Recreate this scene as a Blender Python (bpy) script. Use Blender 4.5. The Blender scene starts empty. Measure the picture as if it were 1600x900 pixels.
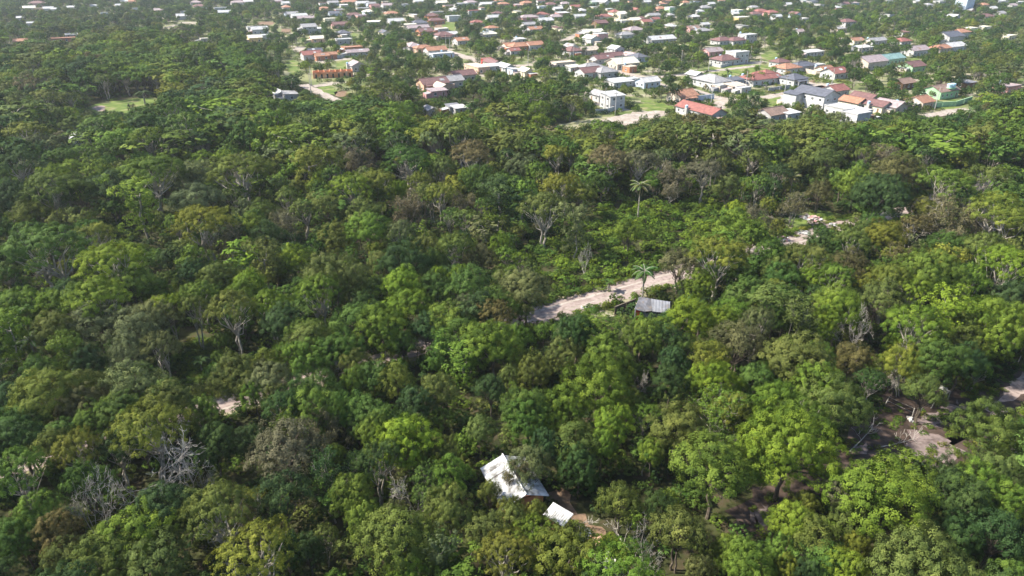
import bpy, math, random
import numpy as np
from mathutils import Vector, Matrix

# ------------------------------------------------------------------ camera, sky, sun, exposure
SC = bpy.context.scene
COL = SC.collection
CAM_H, PITCH, FPX = 60.0, 26.4, 1067.0          # metres, degrees below the horizon, focal length in 1600 px
cam_d = bpy.data.cameras.new('camera'); cam = bpy.data.objects.new('camera', cam_d); COL.objects.link(cam)
cam.location = (0, 0, CAM_H); cam.rotation_euler = (math.radians(90 - PITCH), 0, 0)
cam_d.sensor_width = 36.0; cam_d.lens = FPX / 1600 * 36.0; cam_d.clip_start = 0.5; cam_d.clip_end = 20000
SC.camera = cam
SUN_EL, SUN_AZ = 45.0, 276.0                     # azimuth clockwise from +Y (north): 270 = from the left
world = bpy.data.worlds.new('World'); SC.world = world; world.use_nodes = True
nt = world.node_tree; bg = nt.nodes['Background']
sky = nt.nodes.new('ShaderNodeTexSky'); sky.sky_type = 'NISHITA'; sky.sun_disc = False
sky.sun_elevation = math.radians(SUN_EL); sky.sun_rotation = math.radians(SUN_AZ)
nt.links.new(sky.outputs[0], bg.inputs[0]); bg.inputs[1].default_value = 0.112
sun_d = bpy.data.lights.new('sun', 'SUN'); sun_d.energy = 4.8; sun_d.angle = math.radians(2.0); sun_d.color = (1.0, 0.94, 0.83)
sun = bpy.data.objects.new('sun', sun_d); COL.objects.link(sun); sun.location = (-60, 0, 120)
_a, _e = math.radians(SUN_AZ), math.radians(SUN_EL)
SUN_V = Vector((math.sin(_a) * math.cos(_e), math.cos(_a) * math.cos(_e), math.sin(_e)))
sun.rotation_euler = SUN_V.to_track_quat('Z', 'Y').to_euler()
SC.view_settings.view_transform = 'Standard'; SC.view_settings.look = 'None'
SC.view_settings.exposure = 1.32; SC.view_settings.gamma = 1.0; SC.view_settings.use_curve_mapping = False
SC.render.engine = 'CYCLES'
SC.cycles.max_bounces = 6; SC.cycles.diffuse_bounces = 2; SC.cycles.glossy_bounces = 2
SC.cycles.transmission_bounces = 3; SC.cycles.volume_bounces = 0; SC.cycles.transparent_max_bounces = 4
SC.cycles.sample_clamp_indirect = 6.0

# ------------------------------------------------------------------ helpers
_p = math.radians(PITCH)
def at(px, py, z=0.0):
    """point of the place seen at photo pixel (px, py) at height z"""
    x = (px - 800) / FPX; y = (450 - py) / FPX
    d = (x, math.cos(_p) + y * math.sin(_p), -math.sin(_p) + y * math.cos(_p))
    t = (z - CAM_H) / d[2]
    return Vector((t * d[0], t * d[1], z))
def proj(P):
    x, y, z = P[0], P[1], P[2] - CAM_H
    dep = y * math.cos(_p) - z * math.sin(_p); up = y * math.sin(_p) + z * math.cos(_p)
    return 800 + FPX * x / dep, 450 - FPX * up / dep, dep
def ppm(P):
    return FPX / (Vector(P) - Vector((0, 0, CAM_H))).length

def tag(o, label=None, cat=None, group=None, kind=None):
    if label: o['label'] = label
    if cat: o['category'] = cat
    if group: o['group'] = group
    if kind: o['kind'] = kind
    return o
def empty(name, loc=(0, 0, 0), rz=0.0, sc=(1, 1, 1)):
    o = bpy.data.objects.new(name, None); COL.objects.link(o); o.empty_display_size = .5
    o.location = loc; o.rotation_euler = (0, 0, rz); o.scale = sc
    return o
def link(name, me, parent=None, loc=(0, 0, 0), rot=(0, 0, 0), sc=(1, 1, 1)):
    o = bpy.data.objects.new(name, me); COL.objects.link(o)
    if parent is not None: o.parent = parent
    o.location = loc; o.rotation_euler = rot; o.scale = sc
    return o

class MB:
    """mesh builder: vertices, faces, material index per face"""
    def __init__(s): s.v = []; s.f = []; s.m = []
    def add(s, vs, fs, m=0):
        b = len(s.v); s.v += [tuple(v) for v in vs]; s.f += [tuple(b + i for i in f) for f in fs]; s.m += [m] * len(fs)
    def box(s, x0, x1, y0, y1, z0, z1, m=0, M=None):
        vs = [Vector((x, y, z)) for z in (z0, z1) for x, y in ((x0, y0), (x1, y0), (x1, y1), (x0, y1))]
        if M is not None: vs = [M @ v for v in vs]
        s.add(vs, [(3, 2, 1, 0), (4, 5, 6, 7), (0, 1, 5, 4), (1, 2, 6, 5), (2, 3, 7, 6), (3, 0, 4, 7)], m)
    def tube(s, pts, rad, n=6, m=0, cap=True):
        pts = [Vector(p) for p in pts]; rings = []
        ref = Vector((0.31, 0.95, 0.07))
        for i, p in enumerate(pts):
            d = (pts[min(i + 1, len(pts) - 1)] - pts[max(i - 1, 0)])
            d = d.normalized() if d.length > 1e-6 else Vector((0, 0, 1))
            a = d.cross(ref)
            if a.length < 1e-3: a = d.cross(Vector((1, 0, 0)))
            a.normalize(); b = d.cross(a)
            rings.append([p + (a * math.cos(2 * math.pi * k / n) + b * math.sin(2 * math.pi * k / n)) * rad[i] for k in range(n)])
        vs = [v for r in rings for v in r]; fs = []
        for i in range(len(pts) - 1):
            for k in range(n):
                fs.append((i * n + k, i * n + (k + 1) % n, (i + 1) * n + (k + 1) % n, (i + 1) * n + k))
        if cap: fs.append(tuple((len(pts) - 1) * n + k for k in range(n))); fs.append(tuple(reversed(range(n))))
        s.add(vs, fs, m)
    def slab(s, quad, th, m=0):
        """a thick plate: polygon corners on top, thickness downwards along its normal"""
        q = [Vector(v) for v in quad]; n = (q[1] - q[0]).cross(q[2] - q[0]).normalized()
        if n.z < 0: n = -n
        lo = [v - n * th for v in q]; k = len(q)
        fs = [tuple(range(k)), tuple(reversed(range(k, 2 * k)))] + [(i, k + i, k + (i + 1) % k, (i + 1) % k) for i in range(k)]
        s.add(q + lo, fs, m)
    def mesh(s, name, mats):
        me = bpy.data.meshes.new(name); me.from_pydata(s.v, [], s.f)
        for m in mats: me.materials.append(m)
        me.polygons.foreach_set('material_index', s.m); me.update()
        return me
    def build(s, name, mats, parent=None, **kw):
        return link(name, s.mesh(name, mats if isinstance(mats, (list, tuple)) else [mats]), parent, **kw)

# ------------------------------------------------------------------ materials
def nodes_of(m):
    m.use_nodes = True; n = m.node_tree.nodes; l = m.node_tree.links
    return n, l, n['Principled BSDF']
def mat_noise(name, c1, c2, scale=0.5, rough=0.9, bump=0.0, bscale=None, c3=None, scale3=None, coord='Object', spec=0.25, lo=.35, hi=.65):
    m = bpy.data.materials.new(name); n, l, b = nodes_of(m)
    tc = n.new('ShaderNodeTexCoord'); nz = n.new('ShaderNodeTexNoise'); nz.inputs['Scale'].default_value = scale; nz.inputs['Detail'].default_value = 6
    l.new(tc.outputs[coord], nz.inputs['Vector'])
    r = n.new('ShaderNodeValToRGB'); r.color_ramp.elements[0].position = lo; r.color_ramp.elements[1].position = hi
    r.color_ramp.elements[0].color = (*c1, 1); r.color_ramp.elements[1].color = (*c2, 1)
    l.new(nz.outputs['Fac'], r.inputs[0]); out = r.outputs[0]
    if c3 is not None:
        n3 = n.new('ShaderNodeTexNoise'); n3.inputs['Scale'].default_value = scale3 or scale * 5; n3.inputs['Detail'].default_value = 4
        l.new(tc.outputs[coord], n3.inputs['Vector'])
        r3 = n.new('ShaderNodeValToRGB'); r3.color_ramp.elements[0].position = .5; r3.color_ramp.elements[1].position = .68
        r3.color_ramp.elements[0].color = (0, 0, 0, 1); r3.color_ramp.elements[1].color = (1, 1, 1, 1); l.new(n3.outputs['Fac'], r3.inputs[0])
        mx = n.new('ShaderNodeMix'); mx.data_type = 'RGBA'; l.new(r3.outputs[0], mx.inputs['Factor']); l.new(out, mx.inputs['A']); mx.inputs['B'].default_value = (*c3, 1)
        out = mx.outputs['Result']
    l.new(out, b.inputs['Base Color']); b.inputs['Roughness'].default_value = rough; b.inputs['Specular IOR Level'].default_value = spec
    if bump:
        nb = n.new('ShaderNodeTexNoise'); nb.inputs['Scale'].default_value = bscale or scale * 8; nb.inputs['Detail'].default_value = 5; l.new(tc.outputs[coord], nb.inputs['Vector'])
        bp = n.new('ShaderNodeBump'); bp.inputs['Strength'].default_value = bump; bp.inputs['Distance'].default_value = .15
        l.new(nb.outputs['Fac'], bp.inputs['Height']); l.new(bp.outputs[0], b.inputs['Normal'])
    return m
def mat_leaf(name):
    m = bpy.data.materials.new(name); n, l, b = nodes_of(m); out = n['Material Output']
    at_ = n.new('ShaderNodeAttribute'); at_.attribute_type = 'INSTANCER'; at_.attribute_name = 'tint'
    va = n.new('ShaderNodeAttribute'); va.attribute_type = 'GEOMETRY'; va.attribute_name = 'leafvar'
    hs = n.new('ShaderNodeHueSaturation')
    mr = n.new('ShaderNodeMapRange'); mr.inputs['To Min'].default_value = .5; mr.inputs['To Max'].default_value = 1.6
    mh = n.new('ShaderNodeMapRange'); mh.inputs['To Min'].default_value = .518; mh.inputs['To Max'].default_value = .486
    l.new(va.outputs['Fac'], mr.inputs[0]); l.new(va.outputs['Fac'], mh.inputs[0])
    l.new(mr.outputs[0], hs.inputs['Value']); l.new(mh.outputs[0], hs.inputs['Hue']); l.new(at_.outputs['Color'], hs.inputs['Color'])
    l.new(hs.outputs[0], b.inputs['Base Color']); b.inputs['Roughness'].default_value = .7; b.inputs['Specular IOR Level'].default_value = .08
    tr = n.new('ShaderNodeBsdfTranslucent'); l.new(hs.outputs[0], tr.inputs['Color'])
    ms = n.new('ShaderNodeMixShader'); ms.inputs[0].default_value = .25
    l.new(b.outputs[0], ms.inputs[1]); l.new(tr.outputs[0], ms.inputs[2]); l.new(ms.outputs[0], out.inputs['Surface'])
    return m
def mat_roof(name, c, rib=5.0, rough=.8, stain=.5):
    """tiles or sheets: ribs running down the slope as relief, blotchy weathering as colour"""
    m = bpy.data.materials.new(name); n, l, b = nodes_of(m)
    tc = n.new('ShaderNodeTexCoord'); nz = n.new('ShaderNodeTexNoise'); nz.inputs['Scale'].default_value = .9; nz.inputs['Detail'].default_value = 7
    l.new(tc.outputs['Object'], nz.inputs['Vector'])
    r = n.new('ShaderNodeValToRGB'); r.color_ramp.elements[0].position = .3; r.color_ramp.elements[1].position = .7
    d = 1 - stain
    r.color_ramp.elements[0].color = (c[0] * d, c[1] * d, c[2] * d, 1); r.color_ramp.elements[1].color = (*[min(.9, v * 1.12) for v in c], 1)
    l.new(nz.outputs['Fac'], r.inputs[0]); l.new(r.outputs[0], b.inputs['Base Color']); b.inputs['Roughness'].default_value = rough
    w = n.new('ShaderNodeTexWave'); w.bands_direction = 'X'; w.inputs['Scale'].default_value = rib; l.new(tc.outputs['Object'], w.inputs['Vector'])
    bp = n.new('ShaderNodeBump'); bp.inputs['Strength'].default_value = .6; bp.inputs['Distance'].default_value = .06
    l.new(w.outputs['Fac'], bp.inputs['Height']); l.new(bp.outputs[0], b.inputs['Normal'])
    return m

M = {}
M['leaf'] = mat_leaf('leaf')
M['bark'] = mat_noise('bark', (.19, .165, .13), (.37, .335, .28), 1.6, .9, .4)
M['bark_dark'] = mat_noise('bark_dark', (.07, .055, .04), (.16, .13, .10), 1.6, .9, .4)
M['deadwood'] = mat_noise('deadwood', (.24, .215, .185), (.44, .405, .355), 1.5, .9, .3)
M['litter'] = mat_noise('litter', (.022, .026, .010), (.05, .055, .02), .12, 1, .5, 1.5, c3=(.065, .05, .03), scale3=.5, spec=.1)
M['sand'] = mat_noise('sand', (.23, .178, .158), (.32, .26, .234), .35, .95, .5, 3, c3=(.18, .138, .118), scale3=1.2, spec=.1)
M['sand_pale'] = mat_noise('sand_pale', (.27, .225, .19), (.37, .325, .285), .3, .95, .4, 2, c3=(.20, .165, .13), scale3=.9, spec=.1)
M['verge'] = mat_noise('verge', (.10, .12, .03), (.30, .27, .17), .5, 1, .6, 3, c3=(.30, .26, .21), scale3=.7, spec=.1)
M['grass'] = mat_noise('grass', (.06, .10, .022), (.14, .18, .045), .22, 1, .6, 3, c3=(.22, .20, .10), scale3=.16, spec=.1)
M['mud'] = mat_noise('mud', (.026, .017, .012), (.060, .040, .029), .3, .65, .7, 2, c3=(.095, .066, .052), scale3=.5, spec=.3)
M['wetsand'] = mat_noise('wetsand', (.10, .076, .068), (.25, .195, .178), .5, .85, .6, 2.5, c3=(.12, .085, .075), scale3=.9, spec=.3)
M['earth'] = mat_noise('earth', (.13, .085, .055), (.22, .15, .10), .5, .95, .6, 3, spec=.1)
mw = bpy.data.materials.new('water'); _n, _l, _b = nodes_of(mw); _b.inputs['Base Color'].default_value = (.012, .012, .014, 1); _b.inputs['Roughness'].default_value = .06
M['water'] = mw
mg = bpy.data.materials.new('glass'); _n, _l, _b = nodes_of(mg); _b.inputs['Base Color'].default_value = (.02, .025, .03, 1); _b.inputs['Roughness'].default_value = .1
M['glass'] = mg
WALL = dict(white=(.47, .46, .445), cream=(.66, .60, .45), beige=(.52, .44, .36), grey=(.38, .37, .36), pink=(.55, .30, .28), peach=(.62, .40, .28),
            green=(.36, .55, .33), ochre=(.62, .46, .20), brick=(.45, .20, .11), red=(.50, .05, .03), bluegrey=(.44, .50, .58), wood=(.20, .12, .07), lime=(.45, .62, .42))
for k, c in WALL.items():
    M['w_' + k] = mat_noise('wall_' + k, tuple(v * .84 for v in c), tuple(min(.85, v * 1.05) for v in c), .5, .85, .1, 6, c3=tuple(v * .72 for v in c), scale3=.6)
ROOF = dict(orange=(.36, .175, .105), red=(.27, .10, .08), maroon=(.17, .085, .078), grey=(.30, .29, .29), mauve=(.34, .27, .27), slate=(.10, .105, .13), white=(.45, .45, .44),
            cream=(.66, .62, .50), brown=(.26, .17, .13), teal=(.20, .32, .30), beige=(.52, .43, .34), tin=(.20, .20, .22), pale=(.50, .49, .48))
for k, c in ROOF.items(): M['r_' + k] = mat_roof('roof_' + k, c, 6.0, .75, .35)
M['fibre'] = mat_noise('fibre', (.36, .36, .355), (.66, .66, .655), .7, .85, .2, 4, c3=(.20, .19, .17), scale3=1.0)
M['concrete'] = mat_noise('concrete', (.32, .31, .29), (.48, .46, .43), .8, .9, .2)
M['frame'] = mat_noise('frame', (.6, .6, .58), (.72, .72, .7), 1)
M['plastic_blue'] = mat_noise('plastic_blue', (.33, .48, .60), (.42, .56, .68), 1, .5)
M['rubber'] = mat_noise('rubber', (.02, .02, .02), (.04, .04, .04), 2)
M['carpaint'] = mat_noise('carpaint', (.62, .62, .62), (.68, .68, .68), 1, .3, spec=.5)

TINT = {'L': (.130, .172, .016), 'G': (.073, .116, .019), 'D': (.044, .072, .018), 'O': (.104, .120, .024), 'Y': (.138, .145, .020),
        'B': (.098, .092, .038), 'S': (.102, .124, .054), 'K': (.128, .120, .070), 'M': (.104, .146, .018)}
TINT = {k: ((r, g * .98, b * .85) if k in 'KSB' else (r * .95, g * 1.03, b * 1.2)) for k, (r, g, b) in TINT.items()}
CNAME = {'L': 'lime green', 'G': 'mid green', 'D': 'dark green', 'O': 'olive green', 'Y': 'yellowish olive', 'B': 'bronze brown', 'S': 'silvery green', 'K': 'greyish brown', 'M': 'fresh green'}

# ------------------------------------------------------------------ foliage prototypes
def rdirs(n, rng):
    v = rng.normal(size=(n, 3)); return v / np.linalg.norm(v, axis=1, keepdims=True)
def nrm(v): return v / np.maximum(np.linalg.norm(v, axis=1, keepdims=True), 1e-6)
def crown_arrays(lobes, rng, clump_r=.55, dens=.85, leaf=.3, nleaf=14, rnd=.45, down=-.35, elong=1.5):
    """leaf quads gathered in clumps on the skins of a set of lobes; returns vertices (4N,3) and one variation value per leaf"""
    L = np.array([c for c, r, q in lobes], float); R = np.array([r for c, r, q in lobes], float); Q = np.array([q for c, r, q in lobes], float)
    ctr = L.mean(axis=0); V = []; A = []
    for i in range(len(L)):
        n = max(4, int(dens * 4 * math.pi * R[i] ** 2)); d = rdirs(n, rng)
        d = d[d[:, 2] > down + rng.uniform(-.25, .25, len(d))]
        cc = L[i] + d * R[i] * rng.uniform(.78, 1.08, (len(d), 1)) * np.array([1, 1, Q[i]])
        dd = np.linalg.norm((cc[:, None, :] - L[None]) / np.stack([np.ones(len(L)), np.ones(len(L)), Q], 1)[None], axis=2) / R[None]
        dd[:, i] = 9
        keep = dd.min(axis=1) > .72
        cc, d = cc[keep], d[keep]
        if not len(cc): continue
        m = len(cc); lv = rng.normal(.5, .17)
        cv = np.clip(rng.normal(lv, .15, m), 0, 1)
        e = rdirs(m * nleaf, rng); D = np.repeat(d, nleaf, 0)
        e = nrm(e + D * .55)
        rr = clump_r * rng.uniform(.7, 1.25, m)
        pos = np.repeat(cc, nleaf, 0) + e * np.repeat(rr, nleaf)[:, None] * rng.uniform(.45, 1.0, (m * nleaf, 1))
        nn = nrm(e * .5 + D * .6 + nrm(pos - ctr + np.array([0, 0, .8])) * .6 + rdirs(m * nleaf, rng) * rnd * 1.1)
        u = nrm(np.cross(nn, rdirs(m * nleaf, rng))); w = np.cross(nn, u)
        s = leaf * rng.uniform(.6, 1.25, (m * nleaf, 1))
        V.append(np.stack([pos - u * s * .5 * elong, pos + w * s * .5, pos + u * s * .5 * elong, pos - w * s * .5], 1))
        A.append(np.clip(np.repeat(cv, nleaf) + rng.normal(0, .05, m * nleaf), 0, 1))
    return np.concatenate(V).reshape(-1, 3), np.concatenate(A)
def leaf_mesh(name, V, A, wood=None, wood_mat=None):
    """mesh of leaf quads (+ optional wood from a builder)"""
    n = len(A); me = bpy.data.meshes.new(name)
    wv = np.array(wood.v, float).reshape(-1, 3) if wood else np.zeros((0, 3)); wf = wood.f if wood else []
    tot = np.concatenate([V, wv]); me.vertices.add(len(tot)); me.vertices.foreach_set('co', tot.astype(np.float32).ravel())
    sizes = np.concatenate([np.full(n, 4), np.array([len(f) for f in wf], int)]).astype(np.int32)
    li = np.concatenate([np.arange(4 * n), np.array([i + 4 * n for f in wf for i in f], int)]).astype(np.int32)
    me.loops.add(len(li)); me.loops.foreach_set('vertex_index', li)
    me.polygons.add(len(sizes)); st = np.concatenate([[0], np.cumsum(sizes)[:-1]]).astype(np.int32)
    me.polygons.foreach_set('loop_start', st)
    me.materials.append(M['leaf']); me.materials.append(wood_mat or M['bark'])
    me.polygons.foreach_set('material_index', np.concatenate([np.zeros(n), np.ones(len(wf))]).astype(np.int32))
    at_ = me.attributes.new('leafvar', 'FLOAT', 'FACE'); at_.data.foreach_set('value', np.concatenate([A, np.full(len(wf), .5)]).astype(np.float32))
    me.update(calc_edges=True); me.validate()
    return me
def limb(mb, p0, p1, r0, r1, rng, n=4, sides=5, bend=.12):
    p0, p1 = Vector(p0), Vector(p1); ln = (p1 - p0).length; pts = []; rad = []
    for i in range(n + 1):
        t = i / n; off = Vector(rng.normal(size=3)) * ln * bend * math.sin(math.pi * t) * .6
        pts.append(p0.lerp(p1, t) + off); rad.append(r0 + (r1 - r0) * t)
    mb.tube(pts, rad, sides); return pts
def trunk_to(mb, lobes, rng, fork, r, lean=.4, nl=7, stems=1):
    for s_ in range(stems):
        o = Vector((rng.normal() * .35 * (stems > 1), rng.normal() * .35 * (stems > 1), -.3)); top = Vector((o.x + rng.normal() * lean, o.y + rng.normal() * lean, fork * rng.uniform(.85, 1.1)))
        limb(mb, o, top, r, r * .62, rng, 5, 7, .05)
        pick = rng.permutation(len(lobes))[:nl]
        for k in pick:
            c = Vector(lobes[k][0]); limb(mb, top - Vector((0, 0, rng.uniform(0, .8))), c, r * .42, r * .10, rng, 4, 4, .10)
def branchy(mb, rng, base, d, ln, r, depth, spread=.62, sides=4, up=.18):
    """recursive bare branches"""
    d = Vector(d).normalized(); p = Vector(base); pts = [p]; rad = [r]; n = 3
    for i in range(n):
        d = (d + Vector(rng.normal(size=3)) * .16 + Vector((0, 0, up * .3))).normalized(); p = p + d * ln / n; pts.append(p); rad.append(max(.02, r * (1 - .45 * (i + 1) / n)))
    mb.tube(pts, rad, 3 if depth < 2 else sides, cap=False); tips = [(p, d)]
    if depth > 0:
        for j in range(int(rng.integers(2, 4))):
            q = pts[int(rng.integers(1, n + 1))] if j else p
            nd = (d + Vector(rng.normal(size=3)) * spread + Vector((0, 0, up))).normalized()
            tips += branchy(mb, rng, q, nd, ln * rng.uniform(.6, .85), rad[-1] * .75, depth - 1, spread, sides, up)
    return tips

def lobes_dome(rng, W, z0, z1, n, rl=(1.2, 1.9), flat=1.0, rag=1.0):
    """lobes over a ragged crown of width W between heights z0 and z1, built of a few unequal sub-crowns on its main limbs"""
    out = []; R = W / 2; ga = math.pi * (3 - 5 ** .5); th = z1 - z0; m = int(rng.integers(4, 8)); subs = [(0, 0, rng.uniform(.55, .72) + (.12 if rag < .5 else 0), rng.uniform(.9, 1.0))]; a0 = rng.uniform(0, 6.28)
    for i in range(m):
        a = a0 + i * 6.283 / m + rng.normal() * .3; k = rng.uniform(.34, .5); d = (1 - k) * rng.uniform(.8, 1.05); subs.append((math.cos(a) * d, math.sin(a) * d, k, rng.uniform(.62, .95) if rag > .5 else rng.uniform(.72, .86)))
    tot = sum(s_[2] ** 2 for s_ in subs)
    for sx, sy, k, top in subs:
        nn = max(3, int(round(n * k * k / tot))); ph = rng.uniform(0, 6.28); zt = z0 + th * top; zb = max(z0, zt - th * .75); zc = zb + (zt - zb) * .45
        for i in range(nn):
            t = (i + .5) / nn; zz = 1 - 1.65 * t; rr = math.sqrt(max(0, 1 - zz * zz)); a = ph + i * ga + rng.normal() * .25; r = rng.uniform(*rl) * rng.uniform(.75, 1.1); j = rng.uniform(.75, 1.1)
            e = max(.2, R * k - r * .55); hz = (zt - zc - r * .6) if zz > 0 else (zc - zb - r * .2)
            out.append(((R * sx + math.cos(a) * rr * e * j, R * sy + math.sin(a) * rr * e * j, zc + zz * max(.2, hz) * j), r, flat))
    return out
def lobes_umbrella(rng, W, z1, n, rl=(.65, 1.25)):
    out = []; R = W / 2; ga = math.pi * (3 - 5 ** .5); ph = rng.uniform(0, 6.28); ex = rng.uniform(.75, 1.0)
    for i in range(n):
        t = (i + .5) / n; rr = math.sqrt(t) * (R - .9); a = ph + i * ga + rng.normal() * .15; r = rng.uniform(*rl)
        out.append(((math.cos(a) * rr, math.sin(a) * rr * ex, z1 - .8 - 2.6 * t * t + rng.normal() * .4), r, .78))
    return out
def lobes_loose(rng, W, z0, z1, n, rl=(.8, 1.5)):
    out = []; R = W / 2
    for i in range(n):
        d = rdirs(1, rng)[0]; d[2] = abs(d[2]) * 1.1 - .25; k = rng.uniform(.55, 1.0); r = rng.uniform(*rl); zc = z0 + (z1 - z0) * .4
        out.append(((d[0] * k * (R - r * .6), d[1] * k * (R - r * .6), zc + d[2] * k * (z1 - zc - r * .5)), r, .85))
    return out

PROTO = {}          # type -> list of (crown mesh, trunk mesh, W, H, zc)
def proto(kind, seed, lod):
    rng = np.random.default_rng(seed); mb = MB(); far = lod
    if kind == 'b':
        W, H = 10, 12; lb = lobes_dome(rng, W, 4.6, H, 44 if not far else 28, (1.0, 1.75)); trunk_to(mb, lb, rng, 5.4, .26, nl=8)
        V, A = crown_arrays(lb, rng, .5 if not far else .52, 1.15 if not far else .8, .125 if not far else .25, 58 if not far else 22, .27)
        zc = 8.8
    elif kind == 'g':
        W, H = 15, 13; lb = lobes_dome(rng, W, 4.2, H, 120, (1.0, 1.6), rag=.3); trunk_to(mb, lb, rng, 5.8, .34, nl=12)
        V, A = crown_arrays(lb, rng, .48, 1.15, .125, 52, .25); zc = 9.4
    elif kind == 'u':
        W, H = 11, 12.5; lb = lobes_umbrella(rng, W, H, 46 if not far else 38); trunk_to(mb, lb, rng, 5.5, .26, .7, 11, 2)
        V, A = crown_arrays(lb, rng, .42 if not far else .45, 1.4 if not far else .95, .12 if not far else .24, 50 if not far else 18, .32, -.25)
        zc = 10.6
    elif kind == 'f':
        W, H = 9.5, 11.5; lb = lobes_loose(rng, W, 3.8, H, 34 if not far else 22); trunk_to(mb, lb, rng, 4.0, .2, .5, 14, 2)
        V, A = crown_arrays(lb, rng, .6 if not far else .62, .85 if not far else .6, .125 if not far else .24, 44 if not far else 19, .45, -.6, 2.2)
        zc = 7.6
    elif kind == 't':
        W, H = 5.5, 12; lb = [((rng.normal() * .8, rng.normal() * .8, z), rng.uniform(1.0, 1.6), .9) for z in np.linspace(2.5, H - 1.2, 14)]
        lb += [((rng.normal() * 1.5, rng.normal() * 1.5, H - 2 + rng.normal() * .8), rng.uniform(.9, 1.4), .8) for _ in range(6)]
        trunk_to(mb, lb, rng, 8.0, .18, .3, 6)
        V, A = crown_arrays(lb, rng, .45 if not far else .6, 1.1 if not far else .55, .17 if not far else .4, 28 if not far else 10, .5)
        zc = 8.5
    elif kind == 's':
        W, H = 5, 3.6; lb = lobes_dome(rng, W, .2, H, 16 if not far else 10, (.7, 1.15)); trunk_to(mb, lb, rng, .8, .09, .2, 6)
        V, A = crown_arrays(lb, rng, .38, 1.5 if not far else 1.1, .15 if not far else .2, 28 if not far else 20, .4)
        zc = 2.0
    elif kind == 'k':
        W, H = 9, 11; tips = []
        for s_ in range(3):
            tips += branchy(mb, rng, (rng.normal() * .4, rng.normal() * .4, -.2), (rng.normal() * .3, rng.normal() * .3, 1), 3.9, .17, 5 if not far else 3, .60, 4, .22)
        T = np.array([p for p, d in tips]); sx = 4.2 / max(1e-3, np.percentile(np.abs(T[:, :2]), 96)); sz = 10.5 / T[:, 2].max()
        mb.v = [(x * sx, y * sx, z * sz) for x, y, z in mb.v]
        T = T * [sx, sx, sz]; T = T[T[:, 2] > 4]; T = T[rng.permutation(len(T))[:170 if not far else 90]]
        lb = [(tuple(p), rng.uniform(.35, .7), .8) for p in T]
        V, A = crown_arrays(lb, rng, .5, .8 if not far else .55, .13 if not far else .36, 15 if not far else 6, .9, -.9, 2.4)
        zc = 7.8
    elif kind == 'x':
        W, H = 7.5, 10; tips = []
        for s_ in range(2):
            tips += branchy(mb, rng, (rng.normal() * .3, rng.normal() * .3, -.2), (rng.normal() * .35, rng.normal() * .35, 1), 3.4, .24, 6 if not far else 4, .68, 4, .14)
        T = np.array([p for p, d in tips]); sx = 3.7 / max(1e-3, np.percentile(np.abs(T[:, :2]), 97)); sz = 9.6 / T[:, 2].max()
        mb.v = [(x * sx, y * sx, z * sz) for x, y, z in mb.v]
        V, A = None, None; zc = 6.0
    wm = M['deadwood'] if kind == 'x' else (M['bark'] if kind in 'ukt' else M['bark_dark'])
    if far:
        cm = leaf_mesh('far_' + kind, V, A, mb, wm) if V is not None else mb.mesh('far_x', [wm]); tm = None
    else:
        cm = leaf_mesh('crown_' + kind, V, A) if V is not None else None
        if kind in 'kx':
            # stem below, fine branches above: two parts
            lo, hi = MB(), MB()
            for f, m in zip(mb.f, mb.m):
                z = min(mb.v[i][2] for i in f); (lo if z < H * .36 else hi).add([mb.v[i] for i in f], [tuple(range(len(f)))], 0)
            tm = lo.mesh('trunk_' + kind, [wm]); bm_ = hi.mesh('branches_' + kind, [wm])
            return (cm, tm, W, H, zc, bm_)
        tm = mb.mesh('trunk_' + kind, [wm])
    return (cm, tm, W, H, zc, None)
for kd, cnt in dict(b=7, g=4, u=5, f=5, t=3, s=3, k=4, x=4).items():
    PROTO[kd] = [proto(kd, 100 + 17 * i + ord(kd), False) for i in range(cnt)]
FAR = []; FARIDX = {}
proto_col = bpy.data.collections.new('far_tree_kinds')
for kd, cnt in dict(b=7, u=5, f=5, t=3, s=3, k=3).items():
    FARIDX[kd] = []
    for i in range(cnt):
        p = proto(kd, 500 + 13 * i + ord(kd), True); o = bpy.data.objects.new('kind_%02d' % len(FAR), p[0]); proto_col.objects.link(o)
        FARIDX[kd].append((len(FAR), p[2], p[3], p[4])); FAR.append(p)

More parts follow.
